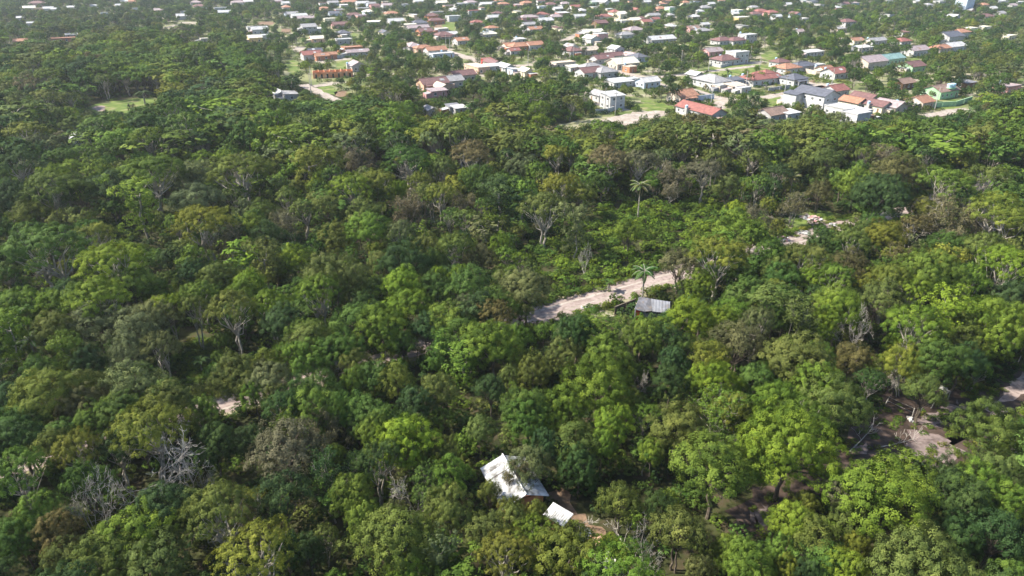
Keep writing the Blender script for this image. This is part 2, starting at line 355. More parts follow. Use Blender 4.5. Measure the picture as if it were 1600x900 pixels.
def scatter(name, rows, label, cat=None):
    """one 'stuff' object: a cloud of points, each carrying one plant; rows = (x, y, z, rz, sx, sz, kind index, tint)"""
    me = bpy.data.meshes.new(name); n = len(rows)
    me.vertices.add(n); me.vertices.foreach_set('co', np.array([r[:3] for r in rows], np.float32).ravel())
    for nm, ty, vals in (('rz', 'FLOAT_VECTOR', [(0, 0, r[3]) for r in rows]), ('scl', 'FLOAT_VECTOR', [(r[4], r[4], r[5]) for r in rows]), ('tint', 'FLOAT_VECTOR', [r[7] for r in rows])):
        a = me.attributes.new(nm, ty, 'POINT'); a.data.foreach_set('vector', np.array(vals, np.float32).ravel())
    a = me.attributes.new('kind', 'INT', 'POINT'); a.data.foreach_set('value', np.array([r[6] for r in rows], np.int32))
    o = link(name, me); g = bpy.data.node_groups.new(name + '_nodes', 'GeometryNodeTree')
    g.interface.new_socket('Geometry', in_out='INPUT', socket_type='NodeSocketGeometry'); g.interface.new_socket('Geometry', in_out='OUTPUT', socket_type='NodeSocketGeometry')
    N = g.nodes; L = g.links; gi = N.new('NodeGroupInput'); go = N.new('NodeGroupOutput'); ip = N.new('GeometryNodeInstanceOnPoints'); ci = N.new('GeometryNodeCollectionInfo')
    ci.inputs['Collection'].default_value = proto_col; ci.inputs['Separate Children'].default_value = True; ci.inputs['Reset Children'].default_value = True
    ip.inputs['Pick Instance'].default_value = True
    def attr(nm, ty):
        x = N.new('GeometryNodeInputNamedAttribute'); x.data_type = ty; x.inputs['Name'].default_value = nm; return x.outputs['Attribute']
    e2r = N.new('FunctionNodeEulerToRotation'); L.new(attr('rz', 'FLOAT_VECTOR'), e2r.inputs[0])
    L.new(gi.outputs[0], ip.inputs['Points']); L.new(ci.outputs[0], ip.inputs['Instance']); L.new(attr('kind', 'INT'), ip.inputs['Instance Index'])
    L.new(e2r.outputs[0], ip.inputs['Rotation']); L.new(attr('scl', 'FLOAT_VECTOR'), ip.inputs['Scale']); L.new(ip.outputs[0], go.inputs[0])
    md = o.modifiers.new('plants', 'NODES'); md.node_group = g
    tag(o, label, cat, kind='stuff')
    return o
# ------------------------------------------------------------------ the ground
R = np.random.default_rng(7)
def ground_sheet():
    n = 60; xs = np.sign(np.linspace(-1, 1, n)) * np.abs(np.linspace(-1, 1, n)) ** 2.2 * 5200; ys = np.linspace(0, 1, n) ** 2.0 * 6800 - 400
    v = [(x, y, 0) for y in ys for x in xs]; f = [(j * n + i, j * n + i + 1, (j + 1) * n + i + 1, (j + 1) * n + i) for j in range(n - 1) for i in range(n - 1)]
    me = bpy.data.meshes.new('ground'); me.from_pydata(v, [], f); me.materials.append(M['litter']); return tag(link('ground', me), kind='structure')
ground_sheet()
def inside(poly, x, y):
    c = False; j = len(poly) - 1
    for i in range(len(poly)):
        xi, yi = poly[i][:2]; xj, yj = poly[j][:2]
        if (yi > y) != (yj > y) and x < (xj - xi) * (y - yi) / (yj - yi) + xi: c = not c
        j = i
    return c
CLEAR = []          # ground polygons without plants
NOTREE = []         # ground polygons with low plants only
SEGS = []           # road segments (x0, y0, x1, y1, half width)
KEEP = []           # points that stay in view: (px, py, depth)
def keep_at(px, py, z=0.0): P = at(px, py, z); KEEP.append((px, py, proj(P)[2]))
def patch(name, pix, mat, z, jit=.5, kind='structure', clear=True, world=False, step=2.0):
    """a ground sheet with a ragged outline"""
    pts = [Vector((*p, 0)) if world else at(*p) for p in pix]; out = []; base = pts
    for _ in range(2 if not world else 0): pts = [q for i in range(len(pts)) for q in (pts[i].lerp(pts[(i + 1) % len(pts)], .25), pts[i].lerp(pts[(i + 1) % len(pts)], .75))]
    step = step * .5
    for i, a in enumerate(pts):
        b = pts[(i + 1) % len(pts)]; n = max(1, int((b - a).length / step))
        for k in range(n):
            q = a.lerp(b, k / n); out.append((q.x + R.normal() * jit, q.y + R.normal() * jit, z))
    mb = MB(); mb.add(out, [tuple(range(len(out)))])
    me = mb.mesh(name, [mat]); o = link(name, me); tag(o, kind=kind)
    if clear: CLEAR.append([(p.x, p.y) for p in base])
    return o
def road(name, pix, w, mat, z=.03, jit=.35, world=False, block=True):
    pts = [Vector((*p, 0)) if world else at(*p) for p in pix]; L_, R_ = [], []
    for i in range(len(pts) - 1):
        a, b = pts[i], pts[i + 1]; d = (b - a); ln = d.length; d.normalize(); nn = Vector((-d.y, d.x, 0)); k = max(2, int(ln / 2.5))
        if block: SEGS.append((a.x, a.y, b.x, b.y, w / 2))
        for j in range(k + (i == len(pts) - 2)):
            q = a.lerp(b, j / k); l = q + nn * (w / 2 + R.normal() * jit); r = q - nn * (w / 2 + R.normal() * jit)
            L_.append((l.x, l.y, z)); R_.append((r.x, r.y, z))
    n = len(L_); mb = MB(); mb.add(L_ + R_, [(i, n + i, n + i + 1, i + 1) for i in range(n - 1)])
    return tag(mb.build(name, mat), kind='structure')
# the long straight dirt road through the wood, running on towards the houses
RA, RB = at(45, 720), at(1400, 331)
_d = (RB - RA).normalized(); R0 = RA - _d * 60; R1 = RB + _d * 60
road('road_verge', [(R0.x, R0.y), (R1.x, R1.y)], 8.0, M['verge'], .02, .5, True, False)
_m = at(822, 499); _m = R0 + _d * (_m - R0).dot(_d)
road('dirt_road', [(R0.x, R0.y), (_m.x, _m.y)], 4.4, M['sand'], .05, .3, True)
road('dirt_road', [(_m.x, _m.y), (R1.x, R1.y)], 6.8, M['sand'], .052, .3, True)
_n = Vector((-_d.y, _d.x, 0))
for off in (-1.15, 1.05):                         # wheel tracks, packed paler sand
    a, b = R0 + _n * off, R1 + _n * off
    road('wheel_track', [(a.x, a.y), (b.x, b.y)], .55, M['sand_pale'], .06, .10, True, False)
for q in ((845, 491), (880, 478), (915, 470), (950, 462), (985, 452), (1020, 447), (1040, 440), (860, 476), (900, 462), (940, 450), (870, 494), (910, 484), (950, 473), (1030, 452), (838, 497), (850, 484), (1010, 457), (980, 446), (1010, 440), (1388, 337), (1404, 333), (1395, 333), (1412, 329)): keep_at(*q)
for q in ((600, 566), (352, 637)): keep_at(*q)
# sandy pull-out before the hut
patch('sandy_pullout', [(905, 492), (950, 480), (1000, 463), (1015, 470), (985, 482), (960, 492), (930, 498)], M['verge'], .035, .3)
# rubble-strewn clearing by the far bend
patch('grass_clearing', [(1212, 360), (1240, 330), (1290, 325), (1340, 345), (1330, 360), (1290, 372), (1240, 376), (1215, 376)], M['grass'], .025, .8)
patch('sand_patch', [(1246, 336), (1262, 334), (1294, 345), (1298, 351), (1276, 354), (1262, 350)], M['sand'], .045, .6)
patch('sand_patch', [(1250, 360), (1262, 359), (1264, 368), (1254, 370)], M['sand_pale'], .045, .4)
for q in ((1250, 340), (1270, 342), (1285, 347), (1300, 350), (1320, 346), (1256, 364), (1228, 352), (1240, 368), (1220, 372)): keep_at(*q)
# the muddy clearing at the right, drying to pink sand, with dark pools
patch('mud_clearing', [(1120, 815), (1175, 770), (1240, 745), (1300, 715), (1345, 668), (1375, 600), (1420, 610), (1470, 605), (1540, 618), (1640, 545), (1680, 600), (1600, 655), (1540, 690), (1520, 735), (1440, 755), (1350, 740), (1290, 770), (1240, 800), (1190, 850)], M['mud'], .03, .5)
patch('sand_patch', [(1405, 690), (1440, 668), (1490, 690), (1500, 720), (1445, 742), (1400, 712)], M['wetsand'], .045, .5)
patch('sand_patch', [(1430, 655), (1460, 640), (1500, 628), (1510, 640), (1478, 655), (1470, 668), (1440, 668)], M['wetsand'], .046, .4)
patch('sand_patch', [(1536, 632), (1560, 632), (1575, 645), (1556, 652)], M['sand'], .047, .35)
patch('sand_patch', [(1175, 800), (1195, 788), (1215, 800), (1200, 822), (1180, 825)], M['wetsand'], .046, .4)
patch('sand_trail', [(1592, 570), (1640, 540), (1680, 555), (1610, 610), (1560, 640), (1545, 632), (1585, 600)], M['sand'], .044, .4)
patch('sand_patch', [(1330, 700), (1352, 692), (1362, 702), (1345, 712), (1328, 712)], M['wetsand'], .046, .25)
for px_ in ([(1464, 655), (1480, 645), (1506, 640), (1498, 655), (1480, 662)], [(1500, 650), (1520, 645), (1530, 652), (1512, 658)]):
    patch('pool', px_, M['water'], .055, .12, clear=False, step=.6)
for q in ((1150, 800), (1180, 810), (1200, 790), (1240, 762), (1300, 735), (1340, 705), (1380, 690), (1420, 700), (1450, 720), (1480, 710), (1430, 670), (1460, 655), (1490, 640), (1500, 655), (1550, 642), (1575, 610), (1595, 580), (1440, 650), (1400, 640), (1390, 620), (1510, 628), (1465, 690)): keep_at(*q)
# yard by the white-roofed house
patch('earth_yard', [(848, 770), (880, 760), (905, 800), (950, 840), (965, 890), (925, 890), (905, 840), (870, 800)], M['earth'], .03, .4)
patch('grass_yard', [(915, 845), (960, 838), (985, 870), (960, 900), (935, 890), (925, 862)], M['grass'], .04, .4)
for q in ((860, 785), (880, 790), (895, 810), (925, 848), (940, 870), (955, 855), (960, 880), (915, 832)): keep_at(*q)
# dark glades
for q in ((300, 545), (320, 570), (290, 590), (330, 540), (1365, 545), (1355, 560), (750, 640), (760, 660), (225, 375), (240, 385)): keep_at(*q)
patch('grass_glade', [(272, 560), (300, 528), (335, 528), (348, 560), (322, 600), (280, 600)], mat_noise('shaded_grass', (.022, .036, .012), (.05, .075, .02), .4, 1, .5, 3), .02, .6)  # glade grass in a darker green, the shade of the trees painted in
NOTREE.append([(p.x, p.y) for p in (at(735, 655), at(745, 615), at(780, 620), at(785, 660))])
NOTREE.append([(p.x, p.y) for p in (at(1345, 570), at(1350, 525), at(1380, 530), at(1378, 570))])
NOTREE.append([(p.x, p.y) for p in (at(170, 372), at(200, 345), at(250, 355), at(260, 395), at(190, 395))])
# regrowth scrub north of the road: bushes only
REGROW = [(p.x, p.y) for p in (at(838, 478), at(1000, 433), at(1150, 392), at(1200, 350), at(1100, 312), at(1040, 318), at(965, 318), at(885, 350), at(835, 400))]
for q in ((850, 470), (900, 455), (950, 440), (900, 420), (960, 400), (1000, 400), (1040, 385), (1000, 350), (1060, 350), (930, 370), (1100, 340), (880, 400), (970, 345), (1030, 330)): keep_at(*q, 1.0)
TOWN = [(p.x, p.y) for p in (at(385, 62), at(440, 120), at(560, 150), at(640, 150), at(760, 125), at(820, 140), at(930, 190), at(1060, 190), at(1200, 186), at(1400, 190), at(1530, 172), at(1640, 150), at(1700, 2), at(0, 2), at(20, 22), at(250, 45))]
mtg = mat_noise('town_ground', (.075, .105, .028), (.20, .20, .10), .035, 1, .5, 2, c3=(.33, .285, .23), scale3=.06, spec=.1)
patch('town_ground', TOWN, mtg, .015, 1.5, clear=False, world=True, step=12)
# lawn in the wood at the far left, lots and streets of the town
GRASSY = []
def lawn(pix, mat='grass', nm='grass_lot', z=.03, vis=True):
    patch(nm, pix, M[mat], z, .8, step=4); GRASSY.append(pix)
    if vis:
        cx = sum(p[0] for p in pix) / len(pix); cy = sum(p[1] for p in pix) / len(pix); keep_at(cx, cy)
        for p in pix:
            for f in (.85, .45): keep_at(cx + (p[0] - cx) * f, cy + (p[1] - cy) * f)
lawn([(132, 172), (150, 160), (200, 155), (255, 152), (245, 168), (200, 176), (150, 180)])
patch('sand_patch', [(142, 166), (165, 165), (163, 174), (150, 174)], M['sand'], .05, .5)
lawn([(1060, 116), (1130, 102), (1200, 100), (1210, 112), (1150, 118), (1100, 122)])
lawn([(985, 160), (1010, 155), (1060, 168), (1040, 178), (1000, 172)])
lawn([(945, 158), (962, 168), (958, 175), (938, 168)])
lawn([(1195, 152), (1225, 148), (1228, 162), (1200, 168)])
lawn([(1450, 160), (1475, 152), (1515, 158), (1510, 168), (1470, 172), (1452, 172)])
lawn([(688, 36), (712, 34), (712, 48), (694, 48)]); lawn([(522, 96), (548, 93), (548, 106), (530, 110)]); lawn([(445, 92), (470, 96), (466, 118), (450, 118)])
lawn([(490, 138), (520, 132), (530, 148), (512, 148)]); lawn([(1185, 82), (1215, 80), (1215, 96), (1195, 98)]); lawn([(860, 196), (930, 184), (960, 180), (960, 190), (880, 204)], 'verge')
lawn([(1415, 92), (1435, 90), (1436, 98), (1418, 100)]); lawn([(930, 190), (985, 176), (1045, 172), (1040, 184), (975, 198)], 'sand_pale', 'sandy_street', .045)
lawn([(676, 40), (690, 36), (694, 46), (680, 47)], 'earth', 'bare_lot'); lawn([(402, 34), (428, 33), (428, 40), (402, 41)], 'earth', 'bare_lot'); lawn([(438, 46), (455, 44), (456, 52), (440, 52)], 'earth', 'bare_lot')
lawn([(456, 74), (474, 73), (476, 80), (458, 82)], 'sand_pale', 'bare_lot'); lawn([(1115, 158), (1134, 156), (1136, 172), (1122, 176)], 'sand_pale', 'bare_lot'); lawn([(520, 145), (540, 140), (545, 148), (530, 152)], 'earth', 'bare_lot')
lawn([(1262, 126), (1275, 124), (1275, 132), (1262, 134)], 'earth', 'bare_lot'); lawn([(533, 54), (560, 51), (560, 58), (535, 60)], 'grass')
def street(pix, w=6, mat='sand_pale', vis=True):
    road('sandy_street', pix, w, M[mat], .04, .3)
    if vis:
        for i in range(len(pix) - 1):
            for t in (.1, .3, .5, .7, .9): keep_at(pix[i][0] + (pix[i + 1][0] - pix[i][0]) * t, pix[i][1] + (pix[i + 1][1] - pix[i][1]) * t)
for s_ in ([(1005, 123.5), (1182, 103)], [(1077, 139), (1132, 156)], [(930, 101), (1003, 122)], [(473, 132), (526, 158)], [(1445, 182), (1514, 171)], [(1192, 153), (1310, 131)], [(928, 160), (978, 173)],
           [(487, 97), (548, 92)], [(256, 44), (280, 39)], [(283, 35), (308, 38)], [(690, 77), (760, 100)], [(800, 104), (834, 101)], [(488, 135), (528, 130)], [(1104, 75), (1128, 80)], [(1165, 100), (1195, 96)], [(880, 64), (920, 46)], [(1255, 128), (1300, 140)]):
    street(s_, 5.5 if s_[0][1] > 90 else 7)
street([(700, 60), (640, 35), (590, 14)], 6, vis=False); street([(1003, 122), (1050, 138)], 5, vis=False)

# ------------------------------------------------------------------ houses
UNIT = {}
def unit_window():
    mb = MB(); mb.box(-.62, .62, -.06, .03, -.62, .62, 0); mb.box(-.52, .52, -.075, -.061, -.52, -.02, 1); mb.box(-.52, .52, -.075, -.061, .03, .52, 1)
    mb.box(-.70, .70, -.14, .0, -.72, -.63, 0)
    fr, pn = MB(), MB()
    for a in ((-.62, -.52, -.06, .03, -.62, .62), (.52, .62, -.06, .03, -.62, .62), (-.52, .52, -.06, .03, .52, .62), (-.52, .52, -.06, .03, -.62, -.52), (-.03, .03, -.055, .03, -.52, .52), (-.70, .70, -.14, 0, -.74, -.63)): fr.box(*a)
    pn.box(-.52, .52, -.03, .02, -.52, .52); UNIT['frame'], UNIT['pane'] = fr.mesh('window_frame', [M['frame']]), pn.mesh('pane', [M['glass']])
    return mb.mesh('window', [M['frame'], M['glass']])
def unit_door():
    mb = MB(); mb.box(-.5, .5, -.06, .03, 0, 2.15, 0); mb.box(-.42, .42, -.08, -.061, .04, 2.06, 1); mb.box(.28, .36, -.13, -.081, .98, 1.06, 0); return mb.mesh('door', [M['frame'], M['w_wood']])
UNIT['window'], UNIT['door'] = unit_window(), unit_door()
HOUSES = []
RNAME = dict(orange='orange tiled', red='red tiled', maroon='maroon tiled', grey='grey sheet', mauve='mauve metal', slate='dark slate', white='white', cream='cream', brown='brown tiled', teal='teal metal', beige='beige', tin='dark tin', pale='pale grey')
WNAME = dict(white='white', cream='cream', beige='beige', grey='grey', pink='pink', peach='peach', green='green', ochre='ochre', brick='brick', red='red', bluegrey='blue-grey', wood='wooden', lime='pale green')
def roof_gable(mb, L, W, H, rise, ov=.55):
    x0, x1 = -L / 2 - ov, L / 2 + ov; ye = W / 2 + ov; ze = H - rise * ov / (W / 2)
    for s in (1, -1): mb.slab([(x0, s * ye, ze + .14), (x1, s * ye, ze + .14), (x1, 0, H + rise + .14), (x0, 0, H + rise + .14)], .12)
    mb.box(x0, x1, -.16, .16, H + rise + .05, H + rise + .22)
def roof_hip(mb, L, W, H, rise, ov=.6):
    a, b = L / 2 + ov, W / 2 + ov; r = max(.2, a - b); z = H + .08; t = H + rise + .12
    P = [(-a, -b, z), (a, -b, z), (a, b, z), (-a, b, z), (-r, 0, t), (r, 0, t)]; q = [(x, y, zz - .14) for x, y, zz in P[:4]]
    mb.add(P + q, [(0, 1, 5, 4), (2, 3, 4, 5), (1, 2, 5), (3, 0, 4), (1, 0, 6, 7), (2, 1, 7, 8), (3, 2, 8, 9), (0, 3, 9, 6), (6, 9, 8, 7)])
    mb.tube([(-r, 0, t + .03), (r, 0, t + .03)], [.14, .14], 5)
    for sx, sy in ((1, 1), (1, -1), (-1, 1), (-1, -1)): mb.tube([(sx * r, 0, t + .02), (sx * a, sy * b, z + .02)], [.12, .12], 4)
def house(px, py, L, W, H, roof, rc, wc, rot, label=None, name=None, porch=0, rise=None, cat='house'):
    P = at(px, py, H * .75); P.z = 0; ang = math.radians({'A': 30, 'B': 120}[rot] if isinstance(rot, str) else rot)
    d = proj(P)[2]; o = empty(name or 'house', P, ang)
    wm = M['w_' + wc]; rm = M['r_' + rc]; rise = rise if rise is not None else (.22 * W if roof in ('gable', 'hip') else .5)
    mb = MB()
    if roof == 'gable':
        l, w = L / 2, W / 2; V = [(-l, -w, 0), (l, -w, 0), (l, w, 0), (-l, w, 0), (-l, -w, H), (l, -w, H), (l, w, H), (-l, w, H), (-l, 0, H + rise), (l, 0, H + rise)]
        mb.add(V, [(0, 1, 5, 4), (2, 3, 7, 6), (1, 2, 6, 9, 5), (3, 0, 4, 8, 7)])
    elif roof == 'shed':
        l, w = L / 2, W / 2; V = [(-l, -w, 0), (l, -w, 0), (l, w, 0), (-l, w, 0), (-l, -w, H), (l, -w, H), (l, w, H + rise), (-l, w, H + rise)]
        mb.add(V, [(0, 1, 5, 4), (2, 3, 7, 6), (1, 2, 6, 5), (3, 0, 4, 7)])
    else: mb.box(-L / 2, L / 2, -W / 2, W / 2, 0, H)
    mb.box(-L / 2 - .04, L / 2 + .04, -W / 2 - .04, W / 2 + .04, -.1, .35)
    mb.build('wall', wm, o)
    rb = MB()
    if roof == 'gable': roof_gable(rb, L, W, H, rise)
    elif roof == 'hip': roof_hip(rb, L, W, H, rise)
    elif roof == 'shed': rb.slab([(-L / 2 - .4, -W / 2 - .5, H + .1), (L / 2 + .4, -W / 2 - .5, H + .1), (L / 2 + .4, W / 2 + .4, H + rise + .18), (-L / 2 - .4, W / 2 + .4, H + rise + .18)], .1)
    else:
        rb.box(-L / 2 - .15, L / 2 + .15, -W / 2 - .15, W / 2 + .15, H, H + .18)
        for x0, x1, y0, y1 in ((-L / 2 - .15, L / 2 + .15, -W / 2 - .15, -W / 2), (-L / 2 - .15, L / 2 + .15, W / 2, W / 2 + .15), (-L / 2 - .15, -L / 2, -W / 2, W / 2), (L / 2, L / 2 + .15, -W / 2, W / 2)): rb.box(x0, x1, y0, y1, H + .18, H + .45)
    rb.build('roof', rm, o)
    if porch:
        pb = MB(); s = -1; y0, y1 = -W / 2 - porch, -W / 2 - .02
        pb.slab([(-L * .45, y0, H - .55), (L * .3, y0, H - .55), (L * .3, y1, H - .12), (-L * .45, y1, H - .12)], .1); pb.build('porch_roof', rm, o)
        for x in (-L * .43, -L * .06, L * .28): q = MB(); q.box(x - .1, x + .1, y0 + .1, y0 + .3, 0, H - .64); q.build('post', M['w_white'], o)
    if d < 560 and not label:
        if R.uniform() < .55:      # a lower extension against one gable end
            w2, l2, h2 = W * R.uniform(.45, .8), R.uniform(2.2, 4.2), H * R.uniform(.68, .85); sg = 1 if R.uniform() < .5 else -1; xa, xb = sorted((sg * (L / 2 + .03), sg * (L / 2 + l2))); y0 = R.uniform(-.5, .5) * (W - w2); am = R.choice(['r_grey', 'r_pale', 'r_mauve', 'r_tin', 'r_beige'])
            q = MB(); q.box(xa, xb, y0 - w2 / 2, y0 + w2 / 2, 0, h2 - .25); q.build('annex_wall', M['w_' + str(R.choice([wc, 'grey', 'beige', 'brick']))], o)
            zi, zo = h2 + .1, h2 - .3; z0_, z1_ = (zi, zo) if sg > 0 else (zo, zi); q = MB(); q.slab([(xa, y0 - w2 / 2 - .3, z0_), (xb, y0 - w2 / 2 - .3, z1_), (xb, y0 + w2 / 2 + .3, z1_), (xa, y0 + w2 / 2 + .3, z0_)], .09); q.build('annex_roof', M[str(am)], o)
        if R.uniform() < .3:       # water tank on a stand behind the ridge
            x = R.uniform(-.3, .3) * L; yb = W / 2 + .9; q = MB(); q.box(x - .6, x + .6, yb - .5, yb + .5, 0, H + .4); q.build('tank_stand', M['concrete'], o)
            q = MB(); q.tube([(x, yb, H + .4), (x, yb, H + 1.3), (x, yb, H + 1.5)], [.55, .65, .3], 10); q.build('tank', M['plastic_blue'], o)
        if R.uniform() < .5 and roof == 'gable':   # replaced sheets on the roof
            sl = math.hypot(W / 2, rise); 
            for sg in (-1, 1):
                x = R.uniform(-.35, .25) * L; w3 = R.uniform(1.2, 2.6); f0 = R.uniform(.1, .45); f1 = f0 + R.uniform(.25, .45)
                q = MB(); q.slab([(x, sg * W / 2 * (1 - f0), H + rise * f0 + .20), (x + w3, sg * W / 2 * (1 - f0), H + rise * f0 + .20), (x + w3, sg * W / 2 * (1 - f1), H + rise * f1 + .20), (x, sg * W / 2 * (1 - f1), H + rise * f1 + .20)], .04); q.build('roof_patch', M[str(R.choice(['r_pale', 'r_brown', 'r_grey']))], o)
    # windows and doors on the walls that can be seen from the front
    if d < 620:
        st = 2 if H > 4.6 else 1; ca = [(-W / 2, L, 0, 0), (W / 2, L, 0, math.pi), (-L / 2, W, 1, -math.pi / 2), (L / 2, W, 1, math.pi / 2)]
        for off, ln, ax, rz in ca:
            nv = Vector((math.sin(rz + ang), -math.cos(rz + ang)))
            if nv.dot(Vector((P.x, P.y)).normalized()) > .1: continue
            n = max(1, int(ln / 3.1)); door = int(R.integers(0, n)) if ax == 0 else -1
            for s in range(st):
                for k in range(n):
                    t = (k + .5) / n * ln - ln / 2; z = 1.55 + s * 2.85
                    if z + .8 > H: continue
                    loc = (t, off, 0) if ax == 0 else (off, t, 0)
                    if s == 0 and k == door: link('door', UNIT['door'], o, (loc[0], loc[1], .02), (0, 0, rz))
                    elif d < 345: link('pane', UNIT['pane'], link('window', UNIT['frame'], o, (loc[0], loc[1], z), (0, 0, rz)))
                    else: link('window', UNIT['window'], o, (loc[0], loc[1], z), (0, 0, rz))
    tag(o, label, cat, 'houses of the town')
    o['at_px'] = 0; del o['at_px']
    HOUSES.append((o, px, py, label, '%s walled house with %s %s roof' % (WNAME[wc], RNAME[rc], dict(gable='gable', hip='hip', flat='flat', shed='lean-to')[roof]), P, max(L, W)))
    # what of it stays in view
    dx = Vector((math.cos(ang), math.sin(ang), 0)); pts = [(0, H + rise * .6), (-L * .33, H), (L * .33, H)]
    if d < 520: pts += [(0, H * .45), (-L * .4, H * .5), (L * .4, H * .5)]
    for t, z in pts:
        q = P + dx * t + Vector((0, -W * .3, z)); a = proj(q); KEEP.append((a[0], a[1], a[2]))
    return o
